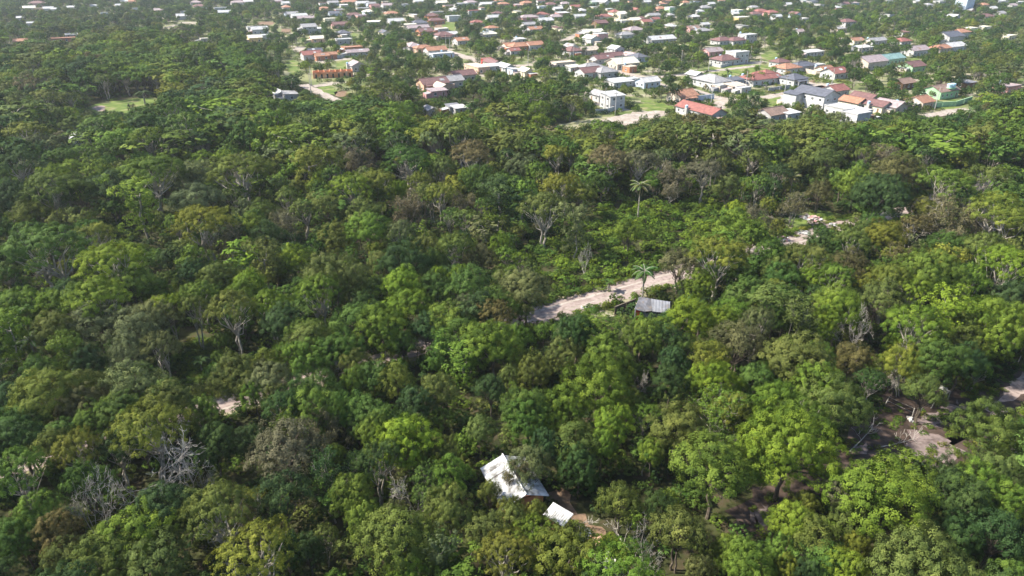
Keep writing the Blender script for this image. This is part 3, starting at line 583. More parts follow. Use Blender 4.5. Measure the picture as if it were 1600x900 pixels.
T = """
1066 150 10 9 3.2 gable orange beige A|1095 173 20 8 3 gable red white B|1112 127 15 11 3.2 hip grey white B|1086 118 7 6 3 gable white grey B|1126 135 6 5 2.8 flat white beige A|1148 135 9 6 2.8 shed beige beige A|1161 139 6 4 2.6 flat white grey A
1149 126 7 5 3 shed slate bluegrey A|1179 124 12 10 3 hip red white A|1196 117 9 8 3 hip red cream A|1132 94 14 10 3 hip maroon white A|937 149 7 6 3 gable grey white B|822 112 7 6 2.8 gable cream cream B|803 110 6 5 2.8 shed pale bluegrey B
920 113 12 9 3 gable maroon white A|944 113 11 9 3 hip grey grey A|922 106 12 8 3 hip grey white A|896 106 7 5 2.8 shed cream white A|967 128 12 8 2.6 shed white white A|985 125 7 5 2.6 flat white white A|1012 128 10 7 3 gable pale bluegrey A
972 99 15 11 3.2 gable cream beige A|984 106 5 6 3 flat beige brick A|940 92 12 8 3 gable maroon grey A|955 88 14 7 3 gable maroon white A|893 80 11 9 3 hip maroon brown B|892 74 9 7 3 gable grey white B|879 99 13 7 2.8 flat beige beige A|919 79 12 8 3 gable beige beige A
985 88 9 7 3 gable pink white B|997 90 9 8 3 hip slate bluegrey B|962 79 8 7 5.6 gable white white B|1240 124 10 9 3.2 hip slate white A|1305 141 9 8 3 gable red white A|1304 114 11 9 3.2 gable red white A|1288 109 8 6 3 gable orange cream A|1229 107 12 9 3 hip orange white A
1252 104 15 8 3 hip slate white A|1218 98 9 7 3 hip maroon white A|1276 103 7 5 3 flat pale white A|1333 160 9 7 3 gable orange cream B|1351 153 10 6 3.2 gable maroon white B|1369 165 10 7 3 gable maroon cream B|1391 166 10 8 3 gable mauve beige B|1404 162 7 5 2.6 shed grey grey B
1325 172 16 8 3.4 flat pale white B|1337 180 8 7 4.6 flat pale white A|1204 122 8 7 3 gable red white A|1237 153 8 5 2.6 flat cream grey A|1206 178 10 8 3 gable brown grey A|1232 178 7 5 3 shed pale white A|1358 97 17 11 4.4 gable mauve beige A|1389 92 17 9 3.4 gable teal lime A
1437 159 8 8 3 gable orange beige A|1573 136 11 7 3 flat mauve pink A|1424 104 12 9 3.6 gable maroon green A|1410 130 10 7 3 gable brown wood A|1508 130 8 6 2.8 shed tin wood A|1482 58 18 12 5 gable slate white A|1499 52 14 9 4.6 hip orange white A|1488 73 17 9 3.4 gable pale bluegrey A
1430 79 17 9 3.6 gable mauve white A|1470 76 14 8 3 hip orange beige A|1408 65 11 8 3 hip red white A|1538 27 16 10 4 hip maroon white A|1515 46 10 7 4.6 flat cream cream A|1536 44 10 7 4.6 flat cream cream A|1576 57 10 6 3 flat cream cream A|1467 4 12 9 6 flat white white A|1508 3 14 12 14 flat pale bluegrey A
1449 9 9 7 5 hip grey white A|1580 10 12 8 5 gable pink white A|1590 4 18 10 4 flat white white A|1562 3 26 10 4 flat white white A|1318 7 12 8 4 gable maroon white A|1322 36 13 9 5.5 hip maroon white A|1336 64 11 7 3 gable orange cream A|1368 64 16 7 3 gable grey white A|1347 75 14 6 3 shed pale white A
1268 82 16 6 2.8 shed pale white A|1248 50 7 6 3 gable mauve white A|1204 21 13 9 4.5 hip red pink A|1213 27 10 7 4 gable white white A|1187 19 14 9 4.5 hip red pink A|1178 23 12 8 4 hip maroon white A|1156 29 13 9 5 flat cream ochre A|1147 22 8 6 3 gable pale white A
1031 15 12 9 4.6 hip orange pink A|1047 14 8 8 6.5 flat lime lime A|1100 13 14 9 4 hip grey white A|1110 7 9 7 4 gable white white A|1020 25 13 8 3.6 gable grey white A|1008 35 10 8 3.4 gable red cream A|1081 45 11 8 3 gable brown pink A|1097 49 12 8 3 hip grey grey A|1100 39 8 6 3 gable white white A
1031 62 22 9 3.4 gable pale grey A|1128 64 13 9 3 hip maroon white A|1148 64 12 9 3 hip maroon white A|1168 57 11 8 5.6 flat white white A|1112 81 12 8 3 gable mauve pink A|1040 2 16 9 4 hip orange peach A|1125 2 12 8 4 hip orange white A|1155 1 12 8 6 flat white white A
823 6 13 9 5 hip orange peach A|845 12 9 8 5.5 flat white bluegrey A|860 8 13 10 4 hip maroon white A|882 7 13 9 4 hip mauve white A|898 12 13 9 4 gable red white A|930 4 16 9 4 gable white lime A|846 24 11 9 4.5 hip red white A|851 33 13 9 4 gable white white A|825 28 17 9 3.4 hip mauve pink A
825 39 12 7 3 gable grey white A|868 27 14 9 3 hip mauve white A|905 26 13 7 3 gable white white A|944 27 14 9 3.6 hip red white A|960 21 9 9 6 hip red cream A|970 24 8 9 6.5 gable cream cream A|976 33 13 8 3 flat cream white A|991 32 10 8 3.4 gable cream cream A|937 37 11 9 4 gable maroon wood A
990 48 14 10 3.6 hip mauve cream A|924 51 18 8 3.4 gable cream white A|938 55 9 7 4.6 flat pale pink A|924 62 10 8 5 gable cream white B|976 55 12 8 3 hip grey white A|812 73 15 9 3 hip orange brick A|834 71 11 8 3.6 gable peach white A|802 80 7 6 3 gable red white A|812 62 7 5 2.8 shed pale white A
606 9 14 9 3.6 gable mauve white A|612 22 13 9 3 hip orange cream A|655 3 14 9 4.4 gable white white A|720 7 16 10 4.6 flat pale white A|735 5 14 9 4.6 hip mauve white A|708 27 12 8 4.6 flat white white A|675 26 12 10 4 hip maroon brick A|681 33 14 8 3.4 hip maroon brick A|618 34 14 9 3.4 gable white white A
638 40 12 9 4 flat cream cream A|655 37 13 9 4 hip slate grey A|652 44 18 8 3.2 gable mauve grey A|663 50 11 9 3.4 gable maroon brick A|690 46 9 7 3 flat cream grey A|693 56 12 10 3.2 hip maroon grey A|705 54 8 7 3 gable pale white A|720 64 9 8 3 gable orange white A|645 73 13 9 3 hip mauve grey B
661 76 11 7 3 hip orange peach A|680 79 13 8 3.2 gable orange white A|690 85 14 6 2.6 flat pale bluegrey A|745 105 17 7 3.2 flat beige peach B|762 95 6 5 3 shed red red A|770 99 12 6 3 gable maroon cream B|772 104 11 6 2.8 shed pale white A|790 105 10 6 2.8 gable pale white B|770 28 12 8 3.6 gable white white A
777 22 9 7 3.6 hip maroon white A|795 72 8 7 3 gable orange cream A|760 7 16 8 3.6 gable pale white A|786 7 12 8 3.6 hip orange pink A|455 23 12 9 3.6 gable grey bluegrey A|467 26 14 8 4.4 gable white white A|477 29 16 8 3 gable mauve grey A|524 22 13 9 3.6 gable slate bluegrey A|553 25 14 9 4 hip maroon white A
565 26 10 8 4.6 flat pink pink A|531 39 13 8 3.4 gable maroon pink A|516 31 12 8 4.6 flat cream cream A|482 44 11 9 5.6 gable grey grey A|494 46 10 7 3 shed white white A|405 47 12 8 4 gable white white A|408 57 11 8 3.4 flat pale white A|537 63 10 7 3.4 flat white grey A|495 61 9 7 3 gable cream peach A
550 75 12 8 2.8 flat orange brick A|558 82 14 6 2.8 gable mauve grey A|486 86 11 8 3.2 gable red white A|492 81 8 6 3.4 gable slate grey A|502 88 8 6 2.8 gable orange brick A|517 86 6 5 3 gable orange brick A|557 103 9 8 3.4 gable mauve grey B|452 148 9 6 2.8 shed grey grey B|437 147 8 5 2.6 gable pale white B
546 4 20 9 4 hip orange peach A|566 6 15 9 4 gable white white A|585 10 10 8 4 gable maroon pink A|520 5 12 8 4 gable grey white A|433 3 12 9 4 hip pink pink A|447 6 10 8 4 gable white white A|507 14 10 7 3 hip orange peach A|580 7 10 8 4 gable grey bluegrey A
676 131 13 9 3.6 gable maroon peach A|702 127 12 8 3.4 gable grey beige A|722 118 12 8 3.4 gable maroon beige A|690 137 9 6 3 gable beige peach B|683 143 8 5 2.8 shed mauve pink A|708 168 5 4 2.8 shed tin grey A|717 170 5 4 2.6 shed pale grey A|672 172 6 4 2.6 gable grey beige B
306 5 12 9 4 hip mauve grey A|312 11 13 9 4 hip maroon cream A|345 13 14 7 3 flat white white A|351 20 12 8 3.4 gable white bluegrey A|284 26 9 8 3.6 gable white white A|287 20 6 6 5 flat white white A|396 44 10 7 3.4 flat white white A|398 60 9 7 3.6 gable cream ochre A|319 62 5 5 3 flat cream cream A
58 6 16 10 4 hip maroon pink A|46 13 11 8 3.4 gable cream white A|76 14 9 7 3.4 gable white white A|85 15 6 5 3 gable white white A|62 14 10 6 3 flat beige peach A|34 65 9 6 3 gable orange peach A|99 61 15 7 2.8 flat orange brick A|112 55 8 5 2.6 shed white white A|33 29 6 5 4 gable pale white A
48 37 5 4 3 gable white white A|112 12 8 6 3 gable white white A|148 10 8 6 3 gable white white A|165 21 9 6 3 flat white bluegrey A|186 9 7 6 3 gable white white A|196 3 10 8 4 gable white cream A|212 15 5 5 5 flat white white A|248 17 8 7 4 gable mauve pink A|207 3 8 7 4 gable orange peach A
372 5 16 9 4 hip mauve white A|390 3 14 9 3.6 gable pale white A|634 8 9 7 4 flat white white A|690 5 14 9 4 gable cream white A|700 10 10 7 4 flat pink peach A|870 1 14 9 4 hip orange white A|1010 4 10 8 4 gable white white A|1070 5 10 8 4 hip orange cream A|1230 8 10 8 4 gable white grey A
1255 3 12 9 5 flat white white A|1385 2 12 9 5 flat white cream A|1430 3 10 8 4 gable white white A|1535 9 12 8 5 hip orange peach A|1550 14 10 8 4 gable white white A|1562 22 10 8 4 gable grey white A|960 3 10 8 4 gable white grey A|780 2 14 9 4 hip orange white A|1000 30 9 7 3.4 hip maroon cream A|1022 31 9 7 3.4 gable red white A
"""
for row in T.strip().replace('\n', '|').split('|'):
    a = row.split(); wc = a[7] if a[7] in WALL else 'white'; rc = {'pink': 'mauve', 'lime': 'pale', 'peach': 'orange'}.get(a[6], a[6])
    house(float(a[0]), float(a[1]), float(a[2]), float(a[3]), float(a[4]), a[5], rc, wc, a[8], porch=2.4 if (a[0], a[1]) in (('1066', '150'), ('1112', '127'), ('1240', '124'), ('676', '131'), ('693', '56')) else 0)
# smaller houses filling the far blocks
_occ = [(h[1], h[2]) for h in HOUSES]; _k = 0
for _ in range(900):
    px = R.uniform(420, 1600); py = R.uniform(2, 58) ** 1.0
    if (px > 1180 or px < 520) and R.uniform() < .75: continue
    w = 8 + py * .45
    if any(abs(px - a) < w * 1.25 and abs(py - b) < 4 + py * .07 for a, b in _occ) or _k > 50: continue
    _occ.append((px, py)); _k += 1
    rf = str(R.choice(['gable', 'hip', 'gable', 'hip', 'flat', 'shed'])); house(px, py, R.uniform(8, 13), R.uniform(6, 9), R.uniform(2.8, 3.6) if R.uniform() < .85 else 5.8, rf, str(R.choice(['maroon', 'orange', 'red', 'grey', 'mauve', 'white', 'pale', 'cream', 'brown', 'slate'])), str(R.choice(['white', 'white', 'white', 'cream', 'beige', 'grey', 'peach', 'pink', 'bluegrey'])), 'A' if R.uniform() < .6 else 'B')
# landmarks of the town with shapes of their own
H_slate = house(1275, 150, 15, 9, 6.2, 'gable', 'slate', 'white', 'B', 'white two-storey house with dark slate gable roof, above the forest edge', rise=1.9)
q = MB(); q.box(3.0, 9.6, 4.52, 8.6, 0, 5.4); q.build('annex_wall', M['w_white'], H_slate)
q = MB(); q.slab([(2.6, 4.3, 6.2), (10, 4.3, 6.2), (10, 9.0, 5.4), (2.6, 9.0, 5.4)], .14); q.build('annex_roof', M['r_slate'], H_slate)
house(957, 153, 7.6, 7, 5.6, 'shed', 'white', 'white', 'A', 'white two-storey house with plain white lean-to roof beside sandy driveway', rise=.7)
house(1152, 85, 11, 8, 6.4, 'flat', 'pale', 'white', 'A', 'white two-storey box house with flat roof behind the maroon-roofed house')
H_green = house(1469, 142, 14, 9, 3.4, 'gable', 'brown', 'green', 'A', 'green house with brown tiled roof behind two blue water tanks')
# water tower: green block carrying two blue tanks
P = at(1482, 152); P.z = 0; o = empty('water_tower', P, math.radians(30)); tag(o, 'green block water tower carrying two pale blue tanks beside the green house', 'water tower')
q = MB(); q.box(-1.5, 1.5, -1.2, 1.2, 0, 4.2); q.box(-3.0, 2.6, -1.4, 1.4, 4.2, 4.4); q.build('tower_block', M['w_green'], o)
for x in (-1.5, 1.2):
    q = MB(); q.tube([(x, 0, 4.4), (x, 0, 5.8), (x, 0, 6.0), (x, 0, 6.15)], [1.0, 1.12, 1.0, .35], 14); q.build('tank', M['plastic_blue'], o)
KEEP.append(proj(P + Vector((0, 0, 5)))); KEEP.append(proj(P + Vector((0, 0, 2))))
def wall_line(name, pix, h, mat, label, cat='wall', th=.2):
    pts = [at(*p) for p in pix]; o = empty(name, pts[0]); tag(o, label, cat)
    for a, b in zip(pts, pts[1:]):
        d = b - a; ln = d.length; n = max(1, int(ln / 6))
        for k in range(n):
            q0, q1 = a.lerp(b, k / n) - pts[0], a.lerp(b, (k + .97) / n) - pts[0]; dd = (q1 - q0); ang = math.atan2(dd.y, dd.x)
            mb = MB(); mb.box(0, dd.length, -th / 2, th / 2, -.1, h); mb.box(-.05, dd.length + .05, -th / 2 - .06, th / 2 + .06, h, h + .1); mb.build('panel', mat, o, loc=q0, rot=(0, 0, ang))
    for t in (.2, .5, .8):
        for a, b in zip(pts, pts[1:]): c = a.lerp(b, t); c.z = h * .6; KEEP.append(proj(c))
    return o
wall_line('garden_wall', [(1452, 168), (1492, 166), (1518, 158)], 2.0, M['w_green'], 'green garden wall in front of the green house')
wall_line('garden_wall', [(1070, 163), (1092, 157), (1116, 154)], 2.0, M['w_bluegrey'], 'blue-grey yard wall beside the orange-roofed house with a porch')
wall_line('garden_wall', [(488, 94), (520, 92), (546, 89)], 1.8, M['w_white'], 'white street wall before the red-roofed white house at left')
wall_line('garden_wall', [(1110, 103), (1126, 106), (1146, 101)], 1.6, M['w_white'], 'white front wall of the maroon hip-roofed house by the grassy lot')
wall_line('garden_wall', [(1256, 113), (1275, 117), (1290, 118)], 2.0, M['w_beige'], 'beige lot wall between the slate roofs and the red-roofed house')
wall_line('garden_wall', [(1200, 144), (1235, 138)], 1.8, M['w_grey'], 'grey block wall along the street left of the slate-roofed house')
wall_line('garden_wall', [(930, 178), (948, 177), (962, 172)], 1.8, M['w_white'], 'white yard wall under dark trees near the white two-storey house')
# the roofless orange brick shell: a row of small rooms
P = at(490, 123); P.z = 0; o = empty('brick_shell', P, math.radians(16)); tag(o, 'long roofless orange brick building shell under construction beside sandy track', 'building', 'houses of the town')
mbk = mat_noise('raw_brick', (.52, .20, .09), (.66, .30, .15), .6, .9, .2, 5, c3=(.62, .42, .30), scale3=.5)
for y in (0, 3.4, 7): q = MB(); q.box(0, 20, y - .1, y + .1, 0, 3.0); q.build('long_wall', mbk, o)
for k in range(8): q = MB(); x = k * 20 / 7; q.box(x - .1, x + .1, -.12, 7.12, 0, 3.15 + .25 * (k % 2)); q.build('cross_wall', mbk, o)
for k in range(7):
    q = MB(); x = (k + .5) * 20 / 7; q.box(x - .45, x + .45, -.16, -.11, .05, 2.1); q.build('doorway', M['glass'], o)
for t in (1, 5, 10, 15, 19):
    for z in (1.0, 2.8): KEEP.append(proj(o.matrix_basis @ Vector((t, 0, z))))
HOUSES.append((o, 516, 120, o['label'], '', P, 22))
house(122, 216, 5, 4, 3.2, 'gable', 'white', 'white', 'B', 'small white hut half hidden in the wood at left')
# ------------------------------------------------------------------ utility poles
def pole_mesh():
    mb = MB(); mb.tube([(0, 0, -.3), (0, 0, 4.5), (0, 0, 9.2)], [.17, .14, .10], 7); return mb.mesh('pole', [M['concrete']])
def arm_mesh():
    mb = MB(); mb.box(-1.0, 1.0, -.06, .06, 8.5, 8.64)
    for x in (-.9, -.35, .35, .9): mb.tube([(x, 0, 8.64), (x, 0, 8.82)], [.06, .04], 5)
    return mb.mesh('crossarm', [M['w_wood']])
PM, AM = pole_mesh(), arm_mesh(); POLES = []
for px, py in ((825, 104), (896, 93), (697, 76), (703, 79), (1110, 168), (961, 180), (945, 172), (971, 112), (1185, 118), (1171, 97), (928, 44), (486, 146), (487, 134), (1460, 172), (1164, 142), (1106, 118), (1064, 104), (1298, 138), (551, 72), (443, 18), (455, 16), (1225, 150)):
    P = at(px, py); P.z = 0; o = empty('utility_pole', P, math.radians(30 if (px + py) % 2 else 120)); link('pole', PM, o); link('crossarm', AM, o); POLES.append((o, px, py - 8))
    for z in (4, 7, 9): KEEP.append(proj(P + Vector((0, 0, z))))
# ------------------------------------------------------------------ things in the wood
P = at(1019, 494); P.z = 0; hut = empty('hut', P, math.radians(-14), (.88, .92, .94)); tag(hut, 'dark tin-roofed hut with a red front wall beside the dirt road', 'hut')
q = MB(); q.box(-3.1, 3.1, -1.9, 1.9, 0, 2.5); q.build('wall', M['w_grey'], hut)
q = MB(); q.box(-3.3, -2.3, -2.5, -1.92, 0, 2.3); q.build('front_wall', M['w_red'], hut)['label'] = 'bright red front wall'
q = MB(); q.box(-3.55, -3.32, -2.55, -1.9, 0, 2.35); q.build('corner_post', M['w_white'], hut)
def corr_plate(mb, a, b, c, d, nx=40, amp=.035, m=0):
    """corrugated sheet over the quad a-b (eave) d-c (ridge)"""
    a, b, c, d = map(Vector, (a, b, c, d)); n = (b - a).cross(d - a).normalized(); n = n if n.z > 0 else -n; vs = []
    for i in range(nx + 1):
        t = i / nx; off = n * (amp * (1 if i % 2 else -1)); vs += [a.lerp(b, t) + off, d.lerp(c, t) + off]
    k = len(vs); lo = [v - n * .04 for v in vs]; fs = [(2 * i, 2 * i + 2, 2 * i + 3, 2 * i + 1) for i in range(nx)] + [(k + 2 * i + 1, k + 2 * i + 3, k + 2 * i + 2, k + 2 * i) for i in range(nx)]
    mb.add(vs + lo, fs, m)
tin1 = mat_noise('old_tin', (.08, .08, .09), (.16, .16, .18), .9, .6, .1, 4, c3=(.16, .13, .11), scale3=1.4, spec=.4)
tin2 = mat_noise('newer_tin', (.12, .125, .145), (.20, .21, .24), .8, .55, .1, 4, c3=(.12, .11, .11), scale3=1.2, spec=.4)
q = MB(); corr_plate(q, (-.2, -2.5, 2.35), (3.5, -2.5, 2.35), (3.3, 0, 3.55), (-.6, 0, 3.75), 26); corr_plate(q, (-3.4, 2.4, 2.4), (3.5, 2.4, 2.4), (3.3, 0, 3.52), (-1.6, 0, 3.75), 40); q.build('roof', tin2, hut)
q = MB(); corr_plate(q, (-3.6, -2.7, 2.45), (-1.6, -2.9, 2.3), (-1.1, 0, 3.82), (-3.0, .3, 3.72), 16); corr_plate(q, (-1.55, -2.85, 2.3), (-.1, -2.55, 2.45), (-.5, 0, 3.7), (-1.1, 0, 3.82), 12); q.build('roof', tin1, hut)['label'] = 'darker patched roof sheets'
for z, x in ((3.3, -2), (3, 2), (2.6, 0), (1.5, -2.4), (3.2, 3), (2.6, -3)): KEEP.append(proj(P + Vector((x, -1.2, z))))
wall_line('board_fence', [(960, 491), (978, 484), (993, 478)], 1.5, M['bark_dark'], 'dark weathered board fence left of the tin-roofed hut', 'fence', .08)
# the white-roofed house under the trees
P = at(803, 748, 3.2); P.z = 0; wh = empty('house', P, math.radians(112), (.76, .76, 1)); tag(wh, 'house with a stained white sheet roof half hidden under foreground trees', 'house')
q = MB(); q.box(-4.2, 4.2, -3.2, 3.2, 0, 2.9); q.build('wall', M['w_brick'], wh)
for s in (-1, 1):
    for k in range(6):
        x0 = -4.9 + k * 1.64; q = MB(); e = R.normal() * .04
        corr_plate(q, (x0, s * 3.9, 2.72 + e), (x0 + 1.6, s * 3.9, 2.72 - e), (x0 + 1.6, 0, 3.95 - e), (x0, 0, 3.95 + e), 18, .03); q.build('roof_sheet', M['fibre'], wh)
q = MB(); q.tube([(-4.95, 0, 4.0), (4.95, 0, 4.0)], [.15, .15], 6); q.build('ridge_cap', M['fibre'], wh)
link('window', UNIT['window'], wh, (-4.2, .8, 1.5), (0, 0, -math.pi / 2)); link('door', UNIT['door'], wh, (-4.2, -1.6, .02), (0, 0, -math.pi / 2))
for px, py in ((790, 718), (800, 735), (815, 752), (790, 760), (830, 770), (800, 782), (775, 725)): KEEP.append((px, py, proj(at(px, py, 3.3))[2]))
NOTREE.append([(p.x, p.y) for p in (at(715, 830), at(725, 745), at(790, 735), at(850, 800), at(830, 850))])
P = at(872, 806, 2.0); P.z = 0; o = empty('shed', P, math.radians(-40), (.85, .8, 1)); tag(o, 'small shed with a single white sheet roof below the white-roofed house', 'shed')
q = MB(); corr_plate(q, (-1.7, -1.2, 2.0), (1.7, -1.2, 2.0), (1.7, 1.2, 2.5), (-1.7, 1.2, 2.5), 22); q.build('roof', M['fibre'], o)
q = MB(); q.box(-1.5, 1.5, -1.0, 1.0, 0, 1.9); q.build('wall', M['w_wood'], o)
for px, py in ((865, 800), (875, 808), (880, 812)): KEEP.append((px, py, proj(at(px, py, 2.2))[2]))
P = at(915, 834, .6); P.z = 0; o = empty('sheet_stack', P, math.radians(20)); tag(o, 'small tilted bluish grey metal sheet by the earth yard', 'metal sheet')
q = MB(); corr_plate(q, (-.8, -.6, .25), (.8, -.6, .2), (.8, .6, .75), (-.8, .6, .8), 12); q.build('sheet', tin2, o); q = MB(); q.box(-.7, .7, -.1, .5, 0, .4); q.build('prop', M['w_wood'], o)
def rubble(px, py, r, n, mats, label, cat='rubble', name='rubble_pile'):
    P = at(px, py); P.z = 0; o = empty(name, P, R.uniform(0, 6)); tag(o, label, cat)
    for k in range(n):
        a = R.uniform(0, 6.28); d = r * math.sqrt(R.uniform(0, 1)); s = R.uniform(.10, .26) * (1 + r * .25); mb = MB()
        Mx = Matrix.Rotation(R.uniform(0, 3), 4, 'Z') @ Matrix.Rotation(R.uniform(-.6, .6), 4, 'X')
        w, h, t = s * R.uniform(.8, 1.6), s * R.uniform(.5, 1.1), s * R.uniform(.4, .9)
        vs = [Mx @ Vector((x * w * R.uniform(.7, 1), y * h * R.uniform(.7, 1), z * t * R.uniform(.6, 1))) for z in (-1, 1) for x, y in ((-1, -1), (1, -1), (1, 1), (-1, 1))]
        mb.add(vs, [(3, 2, 1, 0), (4, 5, 6, 7), (0, 1, 5, 4), (1, 2, 6, 5), (2, 3, 7, 6), (3, 0, 4, 7)])
        mb.build('chunk', mats[k % len(mats)], o, loc=(d * math.cos(a), d * math.sin(a), max(.08, t * .8 + (r - d) * .22)))
    keep_at(px, py, .3)
rubble(942, 876, 1.3, 46, [M['concrete'], M['w_grey']], 'heap of grey rubble on the grass near the bottom edge')
rubble(927, 850, .9, 26, [M['w_brick'], M['w_peach']], 'small heap of reddish bricks beside the grey metal sheet')
rubble(1270, 343, 2.0, 40, [M['w_white'], M['sand_pale'], M['w_pink']], 'pale rubble spread along the sand patch of the far clearing')
rubble(1257, 365, 1.4, 26, [M['w_white'], M['w_grey']], 'whitish rubble heap at the near edge of the far clearing')
rubble(1222, 374, 1.4, 26, [M['w_white'], M['w_pink']], 'low white and pink rubble heap left of the far clearing')
rubble(1302, 352, .8, 12, [M['w_white']], 'few white stones at the right edge of the far clearing')
rubble(1476, 612, .8, 16, [M['deadwood'], M['concrete']], 'heap of pale debris by the fence above the dark pools')
rubble(1421, 656, .5, 8, [M['w_white'], M['deadwood']], 'few white scraps beside the leaning fence posts')
rubble(912, 482, .6, 8, [M['w_white']], 'white scraps at the road edge left of the hut')
rubble(600, 567, .8, 10, [M['sand_pale'], M['earth']], 'low spoil heap on the road gap between the trees')
# fence by the mud clearing
fp = [(1383, 632), (1425, 652), (1435, 648), (1454, 638), (1463, 633), (1481, 624), (1578, 575), (1590, 568)]
o = empty('wire_fence', at(*fp[0])); tag(o, 'row of pale wooden fence posts along the mud clearing', 'fence'); prev = None
for k, p in enumerate(fp):
    a = at(*p) - o.location; t = a + Vector((R.uniform(-.05, .45), 0, R.uniform(1.3, 1.6))); q = MB(); q.tube([a - Vector((0, 0, .3)), t], [.075, .065], 6); q.build('post', M['deadwood'], o); keep_at(p[0], p[1] - 7, .8)
    if prev is not None and k < 6:
        for h in (.5, .95): q = MB(); q.tube([prev[0].lerp(prev[1], h), a.lerp(t, h)], [.012, .012], 3); q.build('wire', M['concrete'], o)
    prev = (a, t)
LOGS = []
def log(pix, r, label, name='fallen_branch', mat='deadwood', lift=.3):
    pts = [at(*p) for p in pix]; o = empty(name, pts[0]); tag(o, label, 'branch'); rel = [p - pts[0] + Vector((0, 0, lift * (.3 + i * .5))) for i, p in enumerate(pts)]
    q = MB(); q.tube(rel, list(np.linspace(r, r * .35, len(rel))), 6); q.build('stem', M[mat], o)
    rng = np.random.default_rng(int(pix[0][0])); q = MB()
    for k in range(5): branchy(q, rng, rel[-1].lerp(rel[0], k * .13), (rel[-1] - rel[0]).normalized() * .8 + Vector((rng.normal() * .5, rng.normal() * .5, .35)), 1.1, r * .35, 2, .5)
    q.build('twigs', M[mat], o)
log([(1328, 706), (1345, 690), (1362, 672)], .10, 'thin fallen branch lying across the mud left of the pools')
log([(1370, 700), (1395, 697), (1425, 690)], .08, 'thin bare branch lying on the mud before the sand')
log([(1000, 872), (1020, 850), (1045, 840)], .12, 'bare fallen branch tangle on dark ground near the bottom edge')
log([(985, 862), (972, 850), (965, 838)], .12, 'short broken snag beside the grass yard')
log([(1372, 588), (1362, 592), (1384, 600)], .09, 'pale bent branch above the left end of the fence')
log([(895, 812), (904, 820), (910, 828)], .07, 'thin pale branch lying in the earth yard')

# two cars in town
def car(px, py, rz, label, paint):
    P = at(px, py); P.z = 0; o = empty('parked_car', P, math.radians(rz)); tag(o, label, 'car')
    prof = [(-2.1, .35), (-2.15, .75), (-1.95, .95), (-1.2, 1.0), (1.0, .98), (1.95, .85), (2.15, .7), (2.1, .35)]; q = MB()
    vs = [(x, s * (.84 if z < .9 else .78), z) for s in (-1, 1) for x, z in prof]; n = len(prof)
    q.add(vs, [tuple(reversed(range(n))), tuple(range(n, 2 * n))] + [(i, (i + 1) % n, n + (i + 1) % n, n + i) for i in range(n)]); q.build('body', paint, o)
    q = MB(); cab = [(-1.6, .98), (-1.1, 1.42), (.35, 1.45), (1.05, .98)]; vs = [(x, s * (.74 if z < 1.2 else .6), z) for s in (-1, 1) for x, z in cab]
    q.add(vs, [(3, 2, 1, 0), (4, 5, 6, 7), (0, 1, 5, 4), (2, 3, 7, 6)]); q.build('cabin_glass', M['glass'], o)
    q = MB(); q.box(-1.12, .36, -.62, .62, 1.43, 1.49); q.build('car_roof', paint, o)
    for x in (-1.3, 1.3):
        for y in (-.8, .8):
            w = MB(); w.tube([(x, y - .1, .32), (x, y + .1, .32)], [.32, .32], 12); w.build('wheel', M['rubber'], o)
    for y in (-.55, .55): w = MB(); w.box(2.0, 2.16, y - .2, y + .2, .62, .76); w.build('headlight', M['frame'], o)
    KEEP.append(proj(P + Vector((0, 0, 1))))
car(1371, 188, 25, 'white car parked at the forest edge below the maroon roofs', M['carpaint'])
car(778, 107, -55, 'pale car parked beside the peach-walled compound', M['w_bluegrey'])
# ------------------------------------------------------------------ palms and bananas
def frond_mesh(seed, ln=3.4, droop=1.0, wl=.75, n=20):
    rng = np.random.default_rng(seed); mb = MB(); pts = []
    for i in range(9):
        t = i / 8; pts.append(Vector((ln * t * (1 - .12 * t), 0, ln * (.55 * t - droop * .78 * t * t))))
    mb.tube(pts, [.05 * (1 - .8 * i / 8) + .01 for i in range(9)], 4, 1)
    V = []; A = []
    for i in range(2, n * 2):
        t = i / (n * 2); k = min(7, int(t * 8)); p = pts[k].lerp(pts[k + 1], t * 8 - k); d = (pts[k + 1] - pts[k]).normalized()
        for s in (-1, 1):
            l = wl * (math.sin(math.pi * min(1, t * .9 + .12)) ** .6) * rng.uniform(.8, 1.1); e = (Vector((0, s, 0)) + d * .55 + Vector((0, 0, rng.uniform(-.75, .1)))).normalized(); w = d * .085
            V += [p, p + e * l * .5 + w, p + e * l, p + e * l * .5 - w]; A.append(rng.uniform(.3, .7))
    return leaf_mesh('frond', np.array([tuple(v) for v in V]), np.array(A), mb, M['bark'])
FR = [frond_mesh(1), frond_mesh(2, 3.1, 1.3), frond_mesh(3, 3.5, .8)]
dead_fr = [frond_mesh(4, 2.4, 1.7, .3)]
def palm(px, py_base, H, s, tint, label, lean=0.0, dead=3):
    P = at(px, py_base); P.z = 0; o = empty('palm_tree', P, R.uniform(0, 6)); tag(o, label, 'palm', 'palm trees')
    q = MB(); q.tube([(0, 0, -.2), (lean * .3, 0, H * .35), (lean * .7, 0, H * .7), (lean, 0, H)], [.20, .16, .14, .17], 8); q.build('trunk', M['bark'], o)
    n = 15
    for k in range(n):
        f = link('frond', FR[k % 3], o, (lean, 0, H), (0, R.uniform(-.75, .35), k * 2.399), (s, s, s)); f['tint'] = tuple(c * R.uniform(.85, 1.2) for c in tint)
    for k in range(dead):
        f = link('frond', dead_fr[0], o, (lean, 0, H - .15), (0, .7, k * 2.1 + .5), (s, s, s)); f['tint'] = (.20, .15, .06)
    c = proj(P + Vector((0, 0, H))); KEEP.append(c); KEEP.append(proj(P + Vector((0, 0, H * .6))))
    return o
GP = (.075, .125, .03)
palm(996, 345, 9.0, .95, (.10, .125, .03), 'tall lone palm rising out of the green scrub')
